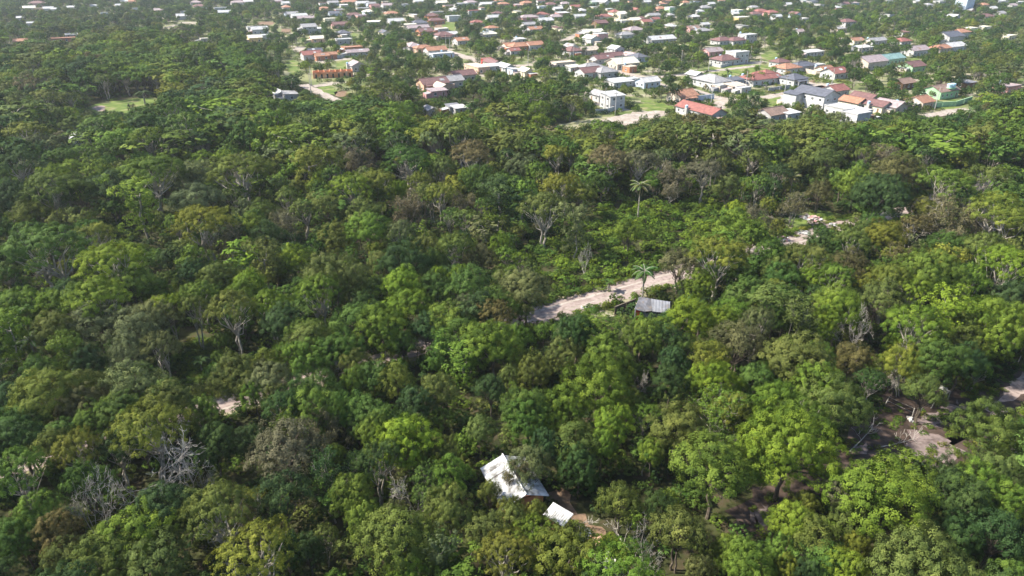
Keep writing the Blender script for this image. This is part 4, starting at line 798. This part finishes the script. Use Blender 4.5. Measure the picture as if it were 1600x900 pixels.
palm(1003, 470, 6.2, .85, (.05, .10, .022), 'lush palm standing between the dirt road and the tin-roofed hut')
palm(66, 585, 6.0, .8, (.09, .13, .035), 'slim palm with a pale trunk in the dark wood at left')
palm(1230, 325, 8.0, .75, (.14, .14, .03), 'yellowish palm at the left edge of the far clearing')
palm(1228, 130, 5.0, .8, (.20, .14, .03), 'yellowed palm beside the orange hip-roofed house in town', dead=2)
palm(735, 192, 7.0, .9, GP, 'palm at the forest edge below the small ruined sheds')
palm(1102, 128, 4.5, .8, GP, 'palm in front of the large grey hip roof', dead=1)
palm(1136, 126, 4.5, .8, GP, 'palm at the right end of the large grey hip roof', dead=1)
palm(1345, 84, 7, 1.0, GP, 'palm before the white shed roofs in the upper right', dead=1)
palm(1358, 82, 6.5, 1.0, GP, 'palm between white sheds and the red hip roof in the upper right', dead=1)
palm(1175, 172, 5, .9, GP, 'palm among shrubs left of the white two-storey house with slate roof', dead=1)
palm(1510, 195, 5, .8, GP, 'small palm just below the sandy street at right', dead=1)
def banana(px, py, s, label, tint):
    P = at(px, py); P.z = 0; o = empty('banana_plant', P, R.uniform(0, 6), (s, s, s)); tag(o, label, 'banana plant', 'banana plants')
    q = MB(); q.tube([(0, 0, -.1), (0, 0, 1.2), (0, 0, 2.2)], [.16, .13, .08], 7); q.build('stem', M['bark'], o)
    for k in range(8):
        mb = MB(); ln = R.uniform(1.7, 2.4); a = k * 2.4; up = R.uniform(.4, 1.0); vs = []; 
        for i in range(7):
            t = i / 6; x = ln * t * .8; z = 2.1 + ln * (up * t - .75 * t * t); w = .36 * math.sin(math.pi * (t * .92 + .06)) + .02
            vs += [(x, -w, z + .10), (x, 0, z), (x, w, z + .10)]
        mb.add(vs, [(3 * i + j, 3 * i + j + 1, 3 * i + j + 4, 3 * i + j + 3) for i in range(6) for j in range(2)])
        f = mb.build('leaf_blade', M['leaf'], o, rot=(0, 0, a)); f['tint'] = tint
    KEEP.append(proj(P + Vector((0, 0, 2.5 * s))))
banana(316, 580, .9, 'banana plant in the dark grassy glade at left', (.06, .10, .025))
banana(227, 163, 2.2, 'big banana plant at the edge of the far left lawn', (.10, .14, .05))
banana(1536, 595, 1.2, 'leafy banana plant beside the sandy trail at right', (.10, .17, .03))
banana(950, 455, .9, 'young banana plant in the tall grass of the road verge', (.13, .20, .04))

# ------------------------------------------------------------------ trees seen one by one
TREES = """
65 385 120 u G|150 366 62 u Y|178 405 105 u L|205 436 80 b M|217 312 58 t L|240 266 100 u M|300 278 85 f S|310 312 80 f S|375 263 105 u Y|318 345 95 u Y|352 372 60 k K|392 352 55 f M|85 290 85 u O|82 272 44 u L|28 252 64 u D|20 302 72 b D|52 332 54 f O|120 302 75 f D|172 292 80 f D
342 430 64 b O|392 440 54 b L|300 422 52 b D|20 402 54 s G|480 260 50 t Y|497 288 42 b L|510 250 72 u O|565 244 62 k K|635 246 92 u G|692 262 52 u O|735 240 84 u K|745 278 72 b G|785 286 62 b G|545 290 78 u L|590 283 72 u Y|586 308 64 f O|622 296 40 b L|655 284 44 u Y
690 300 56 u Y|640 320 66 k K|570 330 64 f O|726 314 44 k K|780 308 56 t D|510 322 64 f O|452 340 54 k K|414 332 54 f O|422 368 60 f D|525 366 66 b O|575 354 84 b M|625 360 54 u S|710 384 74 u O|636 402 92 b D|590 390 34 b Y|674 406 54 b G|746 404 64 f B|518 425 115 b O|592 412 52 f O
632 440 74 b L|685 430 34 u L|716 430 42 u L|786 440 54 b S|455 400 62 b L|410 406 44 t O|782 380 44 f L|815 256 54 b S|872 240 54 u Y|842 266 44 b M|880 286 64 u Y|850 322 92 u O|905 305 56 f Y|950 246 74 u K|1000 250 64 u K|1050 276 62 k K|1100 266 64 u K|1118 246 54 u O|1140 290 54 f O
1150 262 28 b L|1026 282 44 f G|940 282 44 b G|900 352 44 t S|1150 352 74 f M|1152 326 34 s L|1186 332 44 k K|980 362 52 f M|1062 412 66 f K|1118 394 100 u Y|822 445 90 b S|1242 316 44 k K|1340 280 70 b M|1376 298 90 b D|1402 264 74 f B|1475 280 84 u M|1542 275 64 u O|1215 270 54 u D
1282 298 44 f B|1292 250 54 f O|1366 240 54 k K|1440 330 54 f Y|1490 342 82 k K|1560 328 95 u Y|1330 374 64 u O|1290 376 52 b D|1312 378 48 b G|1348 362 46 b O|1366 350 40 b G|1140 420 60 b G|1092 440 60 b M|1382 366 62 b Y|1410 404 54 k B|1540 385 64 u O|1575 410 84 u L|1455 420 100 b M|1262 400 74 u O|1225 432 64 b G|1330 415 64 f B|1272 432 54 b L|1210 390 62 b G|1482 380 62 b G
155 466 92 u L|30 472 64 b M|82 474 60 b L|20 522 44 t L|150 502 84 f S|212 512 84 f S|242 490 80 b S|262 478 54 u L|302 480 54 u O|362 482 84 u O|105 552 38 t M|250 540 62 u S|200 552 62 f S|140 562 54 b D|205 600 92 f S|75 610 104 b Y|130 626 74 b B|192 636 64 f O|268 624 90 b O|312 640 54 b M|368 580 84 b O|398 612 54 b M
225 666 112 u Y|30 660 64 b G|14 618 54 b D|500 452 84 u M|592 500 92 b M|535 495 38 b G|572 478 60 b D|646 470 74 b L|720 482 64 b S|672 512 52 k B|488 536 86 f O|556 562 54 b O|620 546 56 s M|770 530 104 b M|702 502 54 b O|672 570 38 s G|622 592 62 f Y|422 590 72 b S|500 605 70 b G|490 634 84 b M|562 640 64 f G|505 662 64 k K
650 622 64 b D|692 604 64 b O|765 612 60 f D|800 590 44 f O|582 668 62 b M|640 684 104 b L|886 524 56 f S|940 526 52 f B|1006 520 66 b M|1036 512 40 s M|1080 490 84 b L|1132 500 64 b L|1150 536 92 f B|1040 528 60 f D|880 550 64 b O|946 546 84 b M|930 594 122 b M|835 576 64 b O|1050 592 64 b D|1120 588 84 b L|1146 632 64 b Y
955 656 74 b L|852 666 54 b M|1056 662 104 b O|1188 590 60 b G|1185 500 60 u S|1170 450 74 b G|1230 470 70 b G|1310 466 74 b M|1376 466 74 f O|1282 510 54 b L|1426 505 94 u L|1490 490 54 t L|1560 500 104 b M|1250 556 112 b O|1332 562 64 f B|1230 684 160 b L|1305 622 100 b O|1412 560 64 b Y|1470 560 84 b G|1502 562 64 b D
1442 612 60 f O|1548 662 92 b O|120 702 66 u Y|40 690 64 f D|62 800 64 b M|30 834 64 b G|90 832 64 b B|212 826 104 b M|165 872 104 b O|245 872 94 b O|292 802 74 f O|342 800 112 u O|386 802 64 k K|330 690 74 b D|390 690 64 f D|100 876 64 f O|450 702 122 f K|440 776 92 f D|600 694 64 b L|545 770 74 b M|570 806 60 b M
664 704 64 f O|692 702 54 b O|704 742 70 f M|700 792 84 b O|620 838 132 b O|635 888 74 b L|480 862 54 f D|446 862 60 f D|685 868 44 t S|760 832 74 f O|752 676 60 f O|830 728 76 f S|806 742 46 k K|798 796 48 f O|768 772 40 f O|802 816 60 f O|835 806 44 f Y|690 545 50 b G|556 590 44 b M|470 604 54 b G|436 622 48 b O|888 852 112 b Y|850 692 64 b D|940 692 54 b M|902 722 64 b D|1020 704 44 b M|1120 722 142 b M|970 782 74 f O|1034 792 64 f D
1062 832 92 f O|1095 890 48 f S|1160 864 56 b M|1374 768 140 b L|1240 812 72 b L|1272 842 84 f O|1332 812 64 b O|1312 772 54 f K|1468 738 54 b D|1502 772 84 b D|1560 732 74 b O|1582 782 64 b M|1432 832 64 f O|1500 832 64 b D|1550 836 84 f D|1336 856 44 b Y|1220 858 54 b M|1226 888 44 b Y|1260 892 54 b D|1326 892 74 b L|1440 882 164 b O
"""
DEAD = """140 782 95 x K|245 722 110 x K|292 712 80 x K|640 762 64 x K|1335 512 74 x K|1000 592 26 x K|915 396 30 x K|402 812 60 x K|1010 852 50 x K|1418 566 60 x K"""
TREELIST = []
KIND = {'b': ('broadleaf_tree', 'dome-crowned tree', 'broad-crowned trees of the wood'), 'u': ('umbrella_tree', 'flat-crowned tree', 'flat-crowned trees of the wood'), 'f': ('feathery_tree', 'loose feathery tree', 'feathery trees of the wood'), 't': ('slender_tree', 'slender tree', 'slender trees of the wood'),
        's': ('shrub', 'round shrub', 'shrubs of the wood'), 'k': ('twiggy_tree', 'half-bare twiggy tree', 'half-bare trees of the wood'), 'x': ('dead_tree', 'bare dead tree', 'dead trees of the wood')}
def tree(kd, P, W, H, tc, px, py, wpx):
    kk = 'g' if kd == 'b' and W > 11.5 else kd; pr = PROTO[kk][int(R.integers(0, len(PROTO[kk])))]; cm, tm, W0, H0, zc0, bm_ = pr
    o = empty(KIND[kd][0], (P[0], P[1], 0), R.uniform(0, 6.28), (W / W0, W / W0, H / H0)); o.rotation_euler.x = R.normal() * .03; o.rotation_euler.y = R.normal() * .03
    link('trunk', tm, o)
    if bm_ is not None: link('branches', bm_, o)
    if cm is not None:
        c = link('crown', cm, o); j = R.uniform(.86, 1.16); t = TINT[tc]; c['tint'] = (t[0] * j * R.uniform(.9, 1.1), t[1] * j, t[2] * j * R.uniform(.85, 1.15))
    tag(o, None, 'shrub' if kd == 's' else 'tree', KIND[kd][2]); TREELIST.append([o, kd, tc, px, py, wpx])
    return o
HAND = []
for row in (TREES.strip() + '\n' + DEAD).replace('\n', '|').split('|'):
    px, py, w, kd, tc = row.split(); px, py, w = float(px), float(py), float(w); W = 9.0
    for it in range(5):
        H = {'b': min(14.5, 4.6 + .64 * W), 'u': min(15, 6.5 + .5 * W), 'f': min(13.5, 4.2 + .66 * W), 't': min(15, 4 + 1.5 * W), 's': .75 * W, 'k': min(14, 4.5 + .7 * W), 'x': min(12, 4.5 + .85 * W)}[kd]
        zf = dict(b=.73, u=.82, f=.64, t=.66, s=.5, k=.66, x=.6)[kd]; P = at(px, py, H * zf); W = w / ppm(P)
    W = min(W, 19); HAND.append((P.x, P.y, W, H)); tree(kd, P, W * 1.0, H, tc, px, py, w)
    dep = proj(P)[2]
    for dx, dy in ((0, 0), (-.3, .02), (.3, .02), (0, -.22), (0, .16)) + (((-.2, .3), (.2, .3), (0, .36), (-.4, 0), (.4, 0)) if kd == 'x' else ()): KEEP.append((px + dx * w, py + dy * w, dep))
KEEP = np.array(KEEP, float); HXY = np.array([h[:2] for h in HAND]); HW = np.array([h[2] for h in HAND])
SEGA = np.array(SEGS); HP = np.array([(h[5].x, h[5].y, h[6]) for h in HOUSES])
def blocked(x, y, m=0.0, tr=False):
    for p in CLEAR + (NOTREE if tr else []):
        if inside(p, x, y): return True
    ax, ay, bx, by, hw = SEGA.T; dx, dy = bx - ax, by - ay; t = np.clip(((x - ax) * dx + (y - ay) * dy) / (dx * dx + dy * dy), 0, 1)
    if np.any(np.hypot(x - ax - t * dx, y - ay - t * dy) < hw + m): return True
    return bool(np.any(np.hypot(x - HP[:, 0], y - HP[:, 1]) < HP[:, 2] * .5 + 1.0 + m * .5))
def hides(x, y, W, H, frac=.42):
    b = proj((x, y, 0)); t = proj((x, y, H * .96)); s = FPX / b[2]; hw = W * s * frac
    k = KEEP
    return bool(np.any((np.abs(k[:, 0] - b[0]) < hw) & (k[:, 1] > t[1] - 1) & (k[:, 1] < b[1]) & (k[:, 2] > b[2] + 1.5)))
# smooth random field so that kinds and colours gather in stands
_ph = R.uniform(0, 6.28, (6, 2)); _fr = R.uniform(.012, .05, (6, 2))
def field(x, y, k): return math.sin(x * _fr[k, 0] + _ph[k, 0] + 1.3 * math.sin(y * _fr[k, 1] * .6)) * math.sin(y * _fr[k, 1] + _ph[k, 1])
def in_town(px, py):
    edge = np.interp(px, [-400, 0, 380, 420, 650, 700, 900, 1000, 1180, 1400, 1600, 2000], [70, 70, 70, 150, 165, 180, 190, 195, 198, 200, 190, 190]); return py < edge
def pick_tint(x, y, town, far):
    pal = dict(G=.30, D=.40, O=.13, M=.08, S=.05, L=.02, Y=.02) if town else dict(G=.28, O=.24, D=.10, Y=.08, M=.18, S=.05, L=.05, B=.01, K=.01)
    ks = list(pal); w = np.array([pal[k] for k in ks]); f = field(x, y, 0); g = field(x, y, 1)
    w = w * np.exp(np.array([(.9 * f if k in 'GDM' else -.9 * f) + (.8 * g if k in 'YLM' else -.4 * g) for k in ks])); return ks[int(R.choice(len(ks), p=w / w.sum()))]
rows = []; fill = []
def half_width(y): return .75 * (.896 * y + 27) + 22
for y0, y1, sp in ((30, 120, 5.6), (120, 200, 6.2), (200, 480, 7.4), (480, 1160, 8.4)):
    yy = np.arange(y0, y1, sp)
    for y in yy:
        hw = half_width(y)
        for x in np.arange(-hw, hw, sp):
            X = x + R.uniform(-.42, .42) * sp; Y = y + R.uniform(-.42, .42) * sp
            b = proj((X, Y, 0)); town = in_town(b[0], b[1])
            if town and R.uniform() < .20: continue
            if Y < 260:
                dd = np.hypot(HXY[:, 0] - X, HXY[:, 1] - Y)
                if np.any(dd < HW * .36): continue
                if inside(REGROW, X, Y): continue
            if blocked(X, Y, .6, True): continue
            H0 = R.uniform(5.5, 11) if town else ((R.uniform(10, 15) if R.uniform() < .68 else R.uniform(5.5, 8.5)) if Y > 190 else (R.uniform(8.5, 11) if R.uniform() < .5 else R.uniform(5, 7.5))) + 1.0 * field(X, Y, 2)
            for kf in (1, .78, .6, .42, .28):
                H = H0 * kf; W = H * (R.uniform(.8, 1.3) if Y > 190 and not town else R.uniform(.66, .95)) * (1.15 if kf < .5 else 1)
                if not hides(X, Y, W, H, .58): break
            else: continue
            kd = 's' if H < 4.4 else R.choice(list('bbbbuuuuffffttk' if not town else 'bbbbbbffut'))
            fill.append((X, Y, W, H, str(kd), pick_tint(X, Y, town, Y > 300), town))
# trees crowding the near edge of the road where it runs hidden through the wood
for k in range(64):
    q = R0 + _d * (k * 4.6 + R.uniform(-1, 1)); q = q - _n * R.uniform(3.0, 4.4); b = proj(q)
    if 815 < b[0] < 1062 or b[0] > 1375 or b[0] < -60: continue
    for H in (9.5, 8, 6.5, 5, 3.6):
        H *= R.uniform(.92, 1.08); W = H * R.uniform(.78, .95)
        if not hides(q.x, q.y, W, H, .5):
            fill.append((q.x, q.y, W, H, 's' if H < 4.4 else str(R.choice(list('bbbf'))), pick_tint(q.x, q.y, False, False), False)); break
fill.sort(key=lambda t: math.hypot(t[0], t[1]))
n_ind = 0; counts = {k: sum(1 for t in TREELIST if t[1] == k) for k in 'butfskx'}
for X, Y, W, H, kd, tc, town in fill:
    a = proj((X, Y, H * .7)); vis = -60 < a[0] < 1660 and -10 < a[1] < 1250
    if vis and Y < 118 and counts[kd] < 290 and n_ind < 260:
        tree(kd, (X, Y), W, H, tc, a[0], a[1], W * FPX / a[2]); n_ind += 1; counts[kd] += 1
    else:
        ix, W0, H0, zc = FARIDX[kd][int(R.integers(0, len(FARIDX[kd])))]; t = TINT[tc]; j = R.uniform(.82, 1.2)
        rows.append((X, Y, 0, R.uniform(0, 6.28), W / W0, H / H0, ix, (t[0] * j * R.uniform(.9, 1.1), t[1] * j, t[2] * j)))
scatter('woodland', rows, 'dense mixed green woodland stretching away behind the nearest trees', 'woodland')
# bushes and tall grass under and between the trees
ug = []
def add_bush(X, Y, W, H, tc, jj=1.0, kd='s'):
    ix, W0, H0, zc = FARIDX[kd][int(R.integers(0, len(FARIDX[kd])))]; t = TINT[tc]; j = R.uniform(.75, 1.25) * jj
    ug.append((X, Y, 0, R.uniform(0, 6.28), W / W0, H / H0, ix, (t[0] * j * R.uniform(.9, 1.1), t[1] * j, t[2] * j)))
for y in np.arange(34, 300, 3.0):
    hw = half_width(y)
    for x in np.arange(-hw, hw, 3.0):
        X, Y = x + R.uniform(-1.4, 1.4), y + R.uniform(-1.4, 1.4)
        if blocked(X, Y, .3): continue
        if inside(REGROW, X, Y):
            for _ in range(2): add_bush(X + R.normal(), Y + R.normal(), R.uniform(1.8, 4.2), R.uniform(.8, 2.3), 'MMGMLML'[int(R.integers(0, 7))], 1.1)
        elif not hides(X, Y, 2.5, 2.2): add_bush(X, Y, R.uniform(2, 4), R.uniform(1.0, 2.6), 'DGDGOM'[int(R.integers(0, 6))])
        else: add_bush(X, Y, R.uniform(1.5, 2.5), R.uniform(.5, .9), 'DGOM'[int(R.integers(0, 4))])
for y in np.arange(300, 620, 6.5):
    hw = half_width(y)
    for x in np.arange(-hw, hw, 6.5):
        X, Y = x + R.uniform(-3, 3), y + R.uniform(-3, 3)
        if blocked(X, Y, .3): continue
        add_bush(X, Y, R.uniform(2.5, 5.5), R.uniform(.8, 1.6), 'MGOMGY'[int(R.integers(0, 6))])
for y in np.arange(620, 1150, 9):
    hw = half_width(y)
    for x in np.arange(-hw, hw, 9):
        X, Y = x + R.uniform(-4, 4), y + R.uniform(-4, 4)
        if not blocked(X, Y, .3): add_bush(X, Y, R.uniform(4, 8), R.uniform(.8, 1.8), 'MGOGD'[int(R.integers(0, 5))])
SANDP = [(p.x, p.y) for p in (at(1240, 334), at(1264, 332), at(1300, 345), at(1302, 353), at(1270, 358), at(1268, 372), at(1246, 372), at(1256, 352))]
# tall grass on the far side of the road, and along the glades
for k in range(900):
    t = R.uniform(0, 1); q = R0.lerp(R1, t); s = R.choice([-1, 1]); X, Y = (q + _n * s * (3.0 + abs(R.normal()) * 1.3))[:2]
    add_bush(X, Y, R.uniform(1.0, 2.2), R.uniform(.4, 1.1), 'LMMY'[int(R.integers(0, 4))], 1.1)
for poly, dn in ([(915, 845), (960, 838), (985, 870), (960, 900), (935, 890), (925, 862)], 260), ([(1212, 360), (1240, 330), (1290, 325), (1340, 345), (1330, 360), (1290, 372), (1240, 376), (1215, 376)], 260), ([(272, 560), (300, 528), (335, 528), (348, 560), (322, 600), (280, 600)], 260), ([(132, 172), (150, 160), (200, 155), (255, 152), (245, 168), (200, 176), (150, 180)], 0), ([(1500, 620), (1560, 575), (1640, 530), (1640, 560), (1580, 600), (1545, 628)], 300), ([(1150, 815), (1240, 750), (1300, 715), (1345, 668), (1375, 600), (1470, 605), (1540, 618), (1560, 650), (1520, 735), (1440, 755), (1350, 740), (1290, 770), (1190, 850)], 420):
    W_ = [at(*p) for p in poly]; x0, x1 = min(p.x for p in W_), max(p.x for p in W_); y0, y1 = min(p.y for p in W_), max(p.y for p in W_)
    for k in range(dn):
        X, Y = R.uniform(x0, x1), R.uniform(y0, y1)
        if inside([(p.x, p.y) for p in W_], X, Y) and not inside(SANDP, X, Y): add_bush(X, Y, R.uniform(.7, 1.7), R.uniform(.2, .55), 'MMLGY'[int(R.integers(0, 5))])
scatter('undergrowth', ug, 'low green bushes and tall grass on the forest floor', 'undergrowth')

# ------------------------------------------------------------------ labels that single out each tree, house and pole
ORD = ['nearest', 'second nearest', 'third nearest', 'fourth nearest', 'fifth nearest', 'sixth nearest', 'seventh nearest', 'eighth nearest', 'ninth nearest', 'tenth nearest', 'eleventh nearest', 'twelfth nearest']
def where(px, py, lms):
    n, x, y = min(lms, key=lambda l: (l[1] - px) ** 2 + ((l[2] - py) * 1.6) ** 2); dx, dy = px - x, (py - y) * 1.6
    if abs(dx) > abs(dy): return n, ('left of' if dx < 0 else 'right of'), math.hypot(dx, dy)
    return n, ('above' if dy < 0 else 'below'), math.hypot(dx, dy)
LMW = [('the tin-roofed hut', 1018, 480), ('the white-roofed house', 805, 750), ('the dark pools', 1485, 660), ('the dark grassy glade', 310, 565), ('the slim pale-trunked palm', 66, 560), ('the big dead trees', 200, 745), ('the lone scrub palm', 997, 300), ('the far rubble clearing', 1265, 345),
       ('the sandy road gap', 600, 567), ('the bottom right corner', 1600, 900), ('the bottom left corner', 0, 900), ('the right photo edge', 1600, 420), ('the left photo edge', 0, 380), ('the grey rubble heap', 942, 876), ('the open dirt road', 900, 472), ('the small sand gap', 350, 637), ('the bottom edge centre', 620, 900), ('the photo centre', 800, 400), ('the lime-topped vine tree', 217, 312), ('the mud channel', 1190, 800)]
LMT = [('the orange brick shell', 516, 120), ('the peach-walled farmhouse', 690, 130), ('the white lean-to house', 956, 152), ('the porch house', 1066, 150), ('the slate-roofed two-storey house', 1275, 150), ('the water tower', 1482, 148), ('the big grassy lot', 1140, 110), ('the teal roof', 1389, 92), ('the white box house', 1152, 85),
       ('the left lawn', 190, 165), ('the top right corner', 1600, 0), ('the top left corner', 0, 0), ('the top edge centre', 800, 0), ('the green square tower house', 1047, 14), ('the red lean-to', 762, 95), ('the ochre flat-roofed house', 1156, 29), ('the white street wall', 517, 92), ('the long grey shed', 1031, 62), ('the tall apartment block', 1508, 3), ('the path at far left', 280, 40)]
def name_all(items, lms, fmt):
    g = {}
    for o, desc, px, py in items:
        n, d, r = where(px, py, lms); g.setdefault((desc, n, d), []).append((r, o))
    for (desc, n, d), L in g.items():
        L.sort(key=lambda t: t[0])
        for i, (r, o) in enumerate(L): 
            t_ = fmt(desc, ORD[min(i, 11)], n, d, len(L)); o['label'] = t_ if len(t_.split()) <= 16 else t_.replace(' walled house', ' house').replace(' nearest', '')
SZ = lambda w, kd: '' if kd in 'sx' else ('huge ' if w > 118 else 'large ' if w > 88 else 'small ' if w < 46 else '')
items = [(o, SZ(w, kd) + ('' if kd == 'x' else CNAME[tc] + ' ') + KIND[kd][1] if kd != 'x' else 'bare pale dead tree', px, py) for o, kd, tc, px, py, w in TREELIST]
name_all(items, LMW, lambda a, b, n, d, k: ('%s %s %s' % (a, d, n)) if k == 1 else '%s, %s such %s %s' % (a, b, d, n))
name_all([(h[0], h[4], h[1], h[2]) for h in HOUSES if not h[3]], LMT, lambda a, b, n, d, k: ('%s, %s %s' % (a, d, n)) if k == 1 else '%s, %s %s %s' % (a, b, d, n))
name_all([(o, 'concrete utility pole with crossarm', x, y) for o, x, y in POLES], LMT, lambda a, b, n, d, k: ('%s, %s %s' % (a, d, n)) if k == 1 else '%s, %s %s %s' % (a, b, d, n))
for o, x, y in POLES: o['category'] = 'utility pole'; o['group'] = 'utility poles'

# ------------------------------------------------------------------ the air
HAZE = 0.00010
mb = MB(); mb.box(-5600, 5600, -700, 6900, -1.5, 68); hz = mb.build('haze', []); 
mh = bpy.data.materials.new('haze'); mh.use_nodes = True; n = mh.node_tree.nodes; l = mh.node_tree.links; n.remove(n['Principled BSDF'])
pv = n.new('ShaderNodeVolumePrincipled'); pv.inputs['Color'].default_value = (.86, .92, 1.0, 1); pv.inputs['Density'].default_value = HAZE; pv.inputs['Anisotropy'].default_value = .2
l.new(pv.outputs[0], n['Material Output'].inputs['Volume']); hz.data.materials.append(mh); tag(hz, 'thin pale haze over the whole place', 'haze', kind='stuff')
